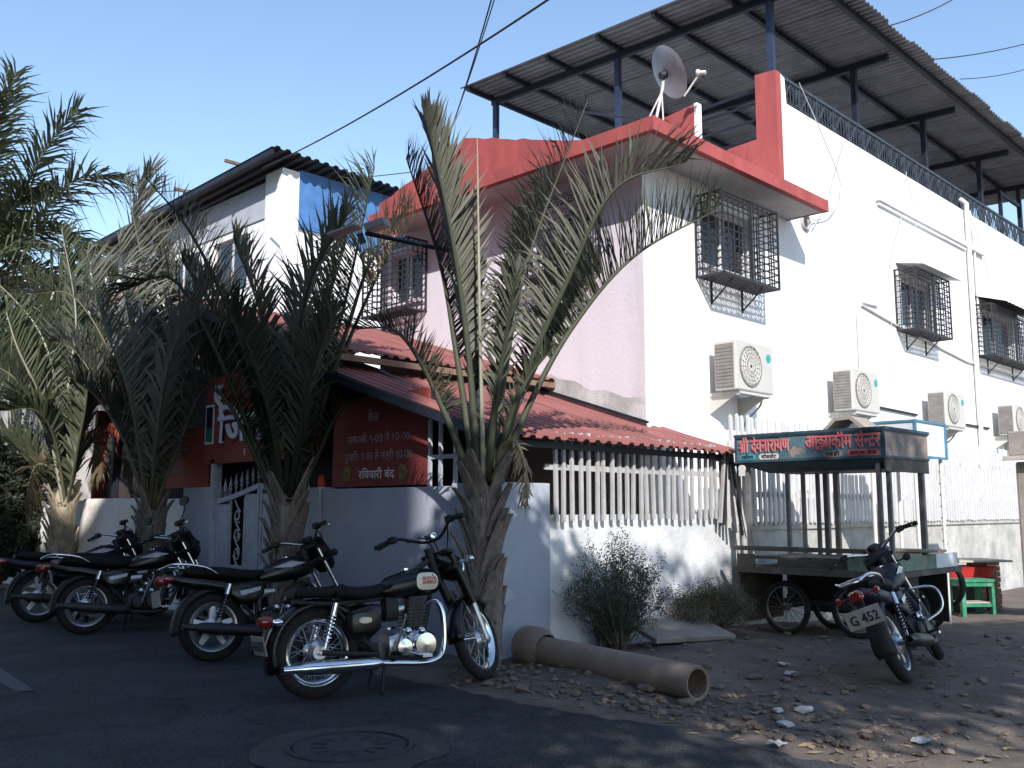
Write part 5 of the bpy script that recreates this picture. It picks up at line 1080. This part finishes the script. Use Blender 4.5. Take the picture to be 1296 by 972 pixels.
    if cl:
        for sd in (-1, 1):
            mb = MB(); pg = []
            for k in range(24):
                t = 2 * math.pi * k / 24; cx, sx = math.cos(t), math.sin(t); pg.append((.855 + .1 * math.copysign(abs(cx) ** .6, cx), .797 + .066 * math.copysign(abs(sx) ** .7, sx)))
            def surf(x, z):   # side surface of the tank at x, z
                for (c1, a1_, b1, e1), (c2, a2, b2, e2) in zip(secs, secs[1:]):
                    if c1[0] <= x <= c2[0]:
                        t = (x - c1[0]) / (c2[0] - c1[0]); hw = a1_[1] + (a2[1] - a1_[1]) * t; hh = b1[2] + (b2[2] - b1[2]) * t; zc = c1[2] + (c2[2] - c1[2]) * t; e = e1 + (e2 - e1) * t
                        u = min(.999, abs(z - zc) / hh) ** (1 / e); return hw * (max(0, 1 - u * u) ** .5) ** e
                return .05
            ct_ = mb.av((.855, sd * (surf(.855, .797) + .004), .797)); ring = []
            for s_ in (.5, 1):
                ring.append([mb.av((.855 + (x - .855) * s_, sd * (surf(.855 + (x - .855) * s_, .797 + (z - .797) * s_) + .004), .797 + (z - .797) * s_)) for x, z in pg])
            for k in range(24): mb.f.append([ct_, ring[0][k], ring[0][(k + 1) % 24]]); mb.f.append([ring[0][k], ring[1][k], ring[1][(k + 1) % 24], ring[0][(k + 1) % 24]])
            B(mb, 'tank_badge', 'cream', TK, smooth=True)
        yb = -(surf(.87, .8) + .006)
        for tx, z in (('ROYAL', .806), ('ENFIELD', .776)): text([tx], (.805 , yb, z), (1, .05, 0), (0, .12, 1), .036, .13, bold=.04, off=.003, parent=TK, m='red_ink', world=False)
        B(MB().loft([((.12, 0, .73), (0, .1, 0), (0, 0, .03), .6), ((.18, 0, .745), (0, .135, 0), (0, 0, .045), .6), ((.33, 0, .725), (0, .14, 0), (0, 0, .05), .6), ((.45, 0, .735), (0, .1, 0), (0, 0, .045), .7), ((.54, 0, .765), (0, .07, 0), (0, 0, .03), .8)], 20), 'seat', 'seat', smooth=50)
        B(MB().loft([((-.2, 0, .74), (0, .09, 0), (0, 0, .02), .5), ((-.17, 0, .75), (0, .105, 0), (0, 0, .038), .5), ((.07, 0, .75), (0, .11, 0), (0, 0, .04), .5), ((.1, 0, .745), (0, .1, 0), (0, 0, .025), .5)], 20), 'pillion_seat', 'seat', smooth=50)
        for sd in (-1, 1):
            mb = MB().loft([((.18, sd * .1, .52), (0, .01, 0), (0, 0, .05), .6), ((.22, sd * .12, .51), (0, .03, 0), (0, 0, .1), .7), ((.38, sd * .125, .53), (0, .035, 0), (0, 0, .12), .7), ((.46, sd * .11, .55), (0, .02, 0), (0, 0, .09), .7)], 16); SP = B(mb, 'side_panel', 'black', smooth=50)
            mb = MB().loft([((.32, sd * .158, .535), (.055, 0, 0), (0, 0, .024), .9), ((.32, sd * .166, .535), (.05, 0, 0), (0, 0, .02), .9)], 14); B(mb, 'side_badge', 'cream', SP)
        mb = MB().loft([((.5, -.08, .6), (0, .06, 0), (0, 0, .09), .6), ((.6, -.08, .6), (0, .06, 0), (0, 0, .09), .6)], 14); B(mb, 'air_filter', 'black_matt', smooth=45)
        B(fender((0, RW), RW + .05, -8, 0, .1).build and fender((0, RW), RW + .055, 40, 200, .095), 'mudguard', 'black', smooth=True, sol=.005)
    else:
        B(MB().loft([((-.28, 0, .8), (0, .09, 0), (0, 0, .025), .6), ((-.2, 0, .8), (0, .12, 0), (0, 0, .05), .6), ((.1, 0, .775), (0, .13, 0), (0, 0, .055), .6), ((.3, 0, .745), (0, .13, 0), (0, 0, .05), .6), ((.45, 0, .76), (0, .09, 0), (0, 0, .04), .7)], 20), 'seat', 'seat', smooth=50)
        B(MB().loft([((-.42, 0, .76), (0, .05, 0), (0, 0, .03), .7), ((-.3, 0, .72), (0, .1, 0), (0, 0, .05), .7), ((-.05, 0, .68), (0, .125, 0), (0, 0, .06), .7), ((.2, 0, .62), (0, .13, 0), (0, 0, .075), .7)], 16), 'tail_panel', paint, smooth=50)
        for sd in (-1, 1):
            mb = MB().loft([((.14, sd * .12, .6), (0, .01, 0), (0, 0, .03), .7), ((.22, sd * .135, .58), (0, .02, 0), (0, 0, .085), .7), ((.36, sd * .135, .58), (0, .02, 0), (0, 0, .09), .7), ((.44, sd * .12, .62), (0, .01, 0), (0, 0, .05), .7)], 14); SP = B(mb, 'side_panel', paint, smooth=50)
            mb = MB().prism([(.2, sd * .16, .6), (.4, sd * .157, .635), (.39, sd * .157, .6), (.22, sd * .16, .56)], (0, sd * .003, 0)); B(mb, 'decal', decal, SP)
            mb = MB().prism([(.52, sd * .142, .8), (.7, sd * .152, .86), (.84, sd * .15, .84), (.7, sd * .153, .8)], (0, sd * .003, 0)); B(mb, 'decal', decal, TK)
        B(fender((0, RW), RW + .055, 35, 190, .08), 'mudguard', 'black_matt', smooth=True, sol=.005)
        if carrier:
            mb = MB()
            for sd in (-1, 1): mb.tube(catmull([(.02, sd * .13, .76), (-.12, sd * .15, .83), (-.36, sd * .13, .86), (-.46, sd * .07, .83)], 5), .011, 7)
            mb.tube([(-.46, -.07, .83), (-.46, .07, .83)], .011, 7).tube([(-.3, -.13, .852), (-.3, .13, .852)], .009, 7).tube([(-.18, -.14, .84), (-.18, .14, .84)], .009, 7); B(mb, 'luggage_rail', 'chrome', smooth=True)
        mb = MB()
        for sd in (-1, 1): mb.tube(catmull([(WB - .5, sd * .1, .35), (WB - .42, sd * .3, .42), (WB - .4, sd * .31, .6), (WB - .46, sd * .1, .66)], 6), .012, 8)
        B(mb, 'leg_guard', 'chrome', smooth=True)
    # rear shocks, tail lamp, plate
    for sd in (-1, 1):
        p, q = V((.02, sd * .125, RW + .03)), V((.1 if cl else .12, sd * .125, .67)); mb = MB().tube([p, q], .012, 8).tube([p.lerp(q, .72), q], .028, 10); SH = B(mb, 'shock_absorber', 'chrome', smooth=40)
        pts = []
        for k in range(64):
            t = k / 63; c = p.lerp(q, .1 + .65 * t); d = (q - p).normalized(); a = d.orthogonal().normalized(); b = d.cross(a); pts.append(c + (a * math.cos(k * .8) + b * math.sin(k * .8)) * .026)
        B(MB().tube(pts, .006, 5), 'spring', 'chrome' if cl else 'black_matt', SH)
    tl = V((-.40, 0, .56)) if cl else V((-.47, 0, .73)); mb = MB().loft([(tl + V((.06, 0, 0)), (0, .05, 0), (0, 0, .04), .7), (tl, (0, .055, 0), (0, 0, .045), .7), (tl + V((-.035, 0, 0)), (0, .035, 0), (0, 0, .03), .8)], 14); B(mb, 'tail_lamp', 'red_lens', smooth=45)
    for sd in (-1, 1):
        q = tl + V((.06, sd * .15, .0)); B(MB().tube([tl + V((.06, 0, 0)), q], .008, 6).lathe([(0, -.035), (.02, -.03), (.03, 0), (.02, .03), (0, .035)], 12, q, (1, 0, 0)), 'indicator', 'chrome' if cl else 'red_lens', smooth=40)
    pc = tl + V((-.02, 0, -.16)); mb = MB(); Rm = Matrix.Translation(pc) @ Matrix.Rotation(R(-14 if cl else -8), 4, 'Y'); mb.mx = Rm; mb.box(-.006, .0, -.14, .14, -.07, .07); PL = B(mb, 'number_plate', 'plate', bevel=.003); B(MB().bar(tl + V((.04, 0, -.02)), pc + V((.02, 0, 0)), .06, .02), 'plate_bracket', 'black_matt')
    if plate:
        xd = Rm.to_3x3() @ V((0, -1, 0)); uu = Rm.to_3x3() @ V((0, 0, 1)); o = Rm @ V((-.006, .11, -.04)); text([plate], o, xd, uu, .1, .22, bold=.03, off=.002, parent=PL, m='ink', world=False)
    # stand, pegs, chain case
    mb = MB().tube([(.45, .1, .24), (.42, .2 if lean < -1 else .14, -.0 + .02)], .012, 7) if not cl else MB().tube([(.5, -.09, .24), (.46, -.13, .01), (.46, -.19, .012)], .013, 7).tube([(.5, .09, .24), (.46, .13, .01)], .013, 7); B(mb, 'stand', 'black_matt')
    for sd in (-1, 1): B(MB().tube([(.56, sd * .1, .28), (.56, sd * .26, .285)], .013, 8), 'foot_peg', 'rubber')
    B(MB().tube([(.62, -.14, .3), (.78, -.18, .25)], .01, 6).box(.76, .84, -.21, -.15, .24, .26), 'brake_pedal', 'alloy'); B(MB().tube([(.55, -.17, .3), (.63, -.2, .55), (.6, -.25, .56)], .011, 6), 'kick_lever', 'chrome')
    B(MB().loft([((-.1, .13, RW), (0, .015, 0), (0, 0, .06), .7), ((.45, .13, RW - .02), (0, .015, 0), (0, 0, .06), .7)], 12), 'chain_case', 'black_matt')
    return rt
def headto(a, b): return math.degrees(math.atan2(b[1] - a[1], b[0] - a[0]))
moto('black classic motorcycle with chrome exhaust and cream tank badge, nearest on the road', (4.06, 5.98, 0), headto((4.05, 5.98), (5.37, 5.68)), -4, 36, 'classic', cast=False, plate='6377')
moto('black motorcycle with silver five spoke wheels just behind the classic one', (4.36, 8.05, 0), -12, -9, 28, plate='', mir=False)
moto('dark motorcycle with small mirrors parked before the white cloth', (4.3, 10.75, 0), -14, -9, 25, mir=True, paint='black', cast=False)
moto('dark motorcycle at the far left end of the row', (4.35, 12.3, 0), -10, -9, 22, mir=False, paint='purple', carrier=False)
moto('dark motorcycle squeezed behind the other bikes before the pale palm trunk', (4.75, 11.6, 0), -16, -10, 24, mir=False, paint='black', carrier=False)
moto('dusty purple motorcycle leaning on its stand in front of the food cart', (7.62, 3.16, gnd(7.6, 3.1)), headto((7.6, 3.1), (9.04, 3.4)), -22, 18, plate='G 452', paint='purple')

# ------------------------------------------------------------------ unseen trees and building added behind the camera to shade the street
def shade_tree(name, label, base, blobs, leaf=.24, n=5200):
    rt = thing(name, label, 'tree', base, 'added trees shading the street'); base = V(base); ml, mt = MB(), MB()
    c0 = V(blobs[0][0]); mt.tube(catmull([base, base + V((.1, .1, 2.5)), V((base.x * .6 + c0.x * .4, base.y * .6 + c0.y * .4, c0.z - 1.5))], 5), [.35 - .02 * k for k in range(11)], 10)
    for c, r in blobs:
        c, r = V(c), V(r); mt.tube([V((base.x * .6 + c0.x * .4, base.y * .6 + c0.y * .4, c0.z - 1.6)), c], [.14, .04], 6)
        for k in range(n):
            d = V((random.gauss(0, 1), random.gauss(0, 1), random.gauss(0, 1))).normalized() * random.random() ** .4; p = c + V((d.x * r.x, d.y * r.y, d.z * r.z))
            a = V((random.gauss(0, 1), random.gauss(0, 1), random.gauss(0, .6))).normalized() * leaf; b = a.cross(V((random.gauss(0, 1), random.gauss(0, 1), random.gauss(0, 1)))).normalized() * leaf * .5
            ml.f.append([ml.av(p - a * .5), ml.av(p + b * .5), ml.av(p + a * .5), ml.av(p - b * .5)])
    mt.build('trunk', 'bark', rt, smooth=True); ml.build('crown', 'leaf_dark', rt)
shade_tree('sky_block_tree', 'broad unseen tree added behind the viewer to block sun and sky', (-6.6, -3.0, 0), [((-4.0, -3.0, 8.6), (3.2, 2.8, 1.9)), ((-1.2, -2.6, 7.0), (2.8, 2.4, 1.3)), ((.6, -.2, 6.0), (2.2, 2.0, .8)), ((-2.4, 1.8, 6.8), (2.6, 2.4, .9)), ((-4.6, 5.0, 7.6), (2.6, 3.0, 1.2))], n=3600)  # unseen crown spread overhead to cut sun and sky from the foreground
shade_tree('cart_shade_tree', 'smaller unseen tree added behind the viewer to shade cart and earth', (5.9, -4.6, 0), [((.8, -4.6, 7.9), (2.2, 1.9, 1.8)), ((2.8, -4.6, 7.9), (2.2, 1.9, 1.8)), ((5.2, -4.4, 6.3), (2.1, 1.8, 1.6)), ((7.2, -4.2, 5.0), (1.7, 1.6, 1.2)), ((3.6, -1.6, 4.9), (1.6, 1.3, .7))], n=3600)  # unseen crown raised so its shadow covers cart, bike and earth
nb = thing('shade_building', 'plain cream unseen block added behind the viewer to shade the street', 'building', (-14, -8, 0))
MB().box(-24, -7.6, -10.2, -5.6, -.1, 19.4).build('shade_tower', 'soffit', nb); MB().box(-24, -7.602, -5.598, 24, -.1, 16.1).build('wall', 'soffit', nb)  # unseen block; taller part shaped for the shade on signs and near palms
for k in range(7):
    for z in (1.2, 4.4, 7.6, 10.8, 14.0):
        y = -9.4 + k * 4.7; W = MB().box(-7.61, -7.54, y, y + 1.8, z, z + 1.5).build('window', 'frame_white', nb); MB().box(-7.545, -7.53, y + .08, y + 1.72, z + .08, z + 1.42).build('pane', 'glass', W)
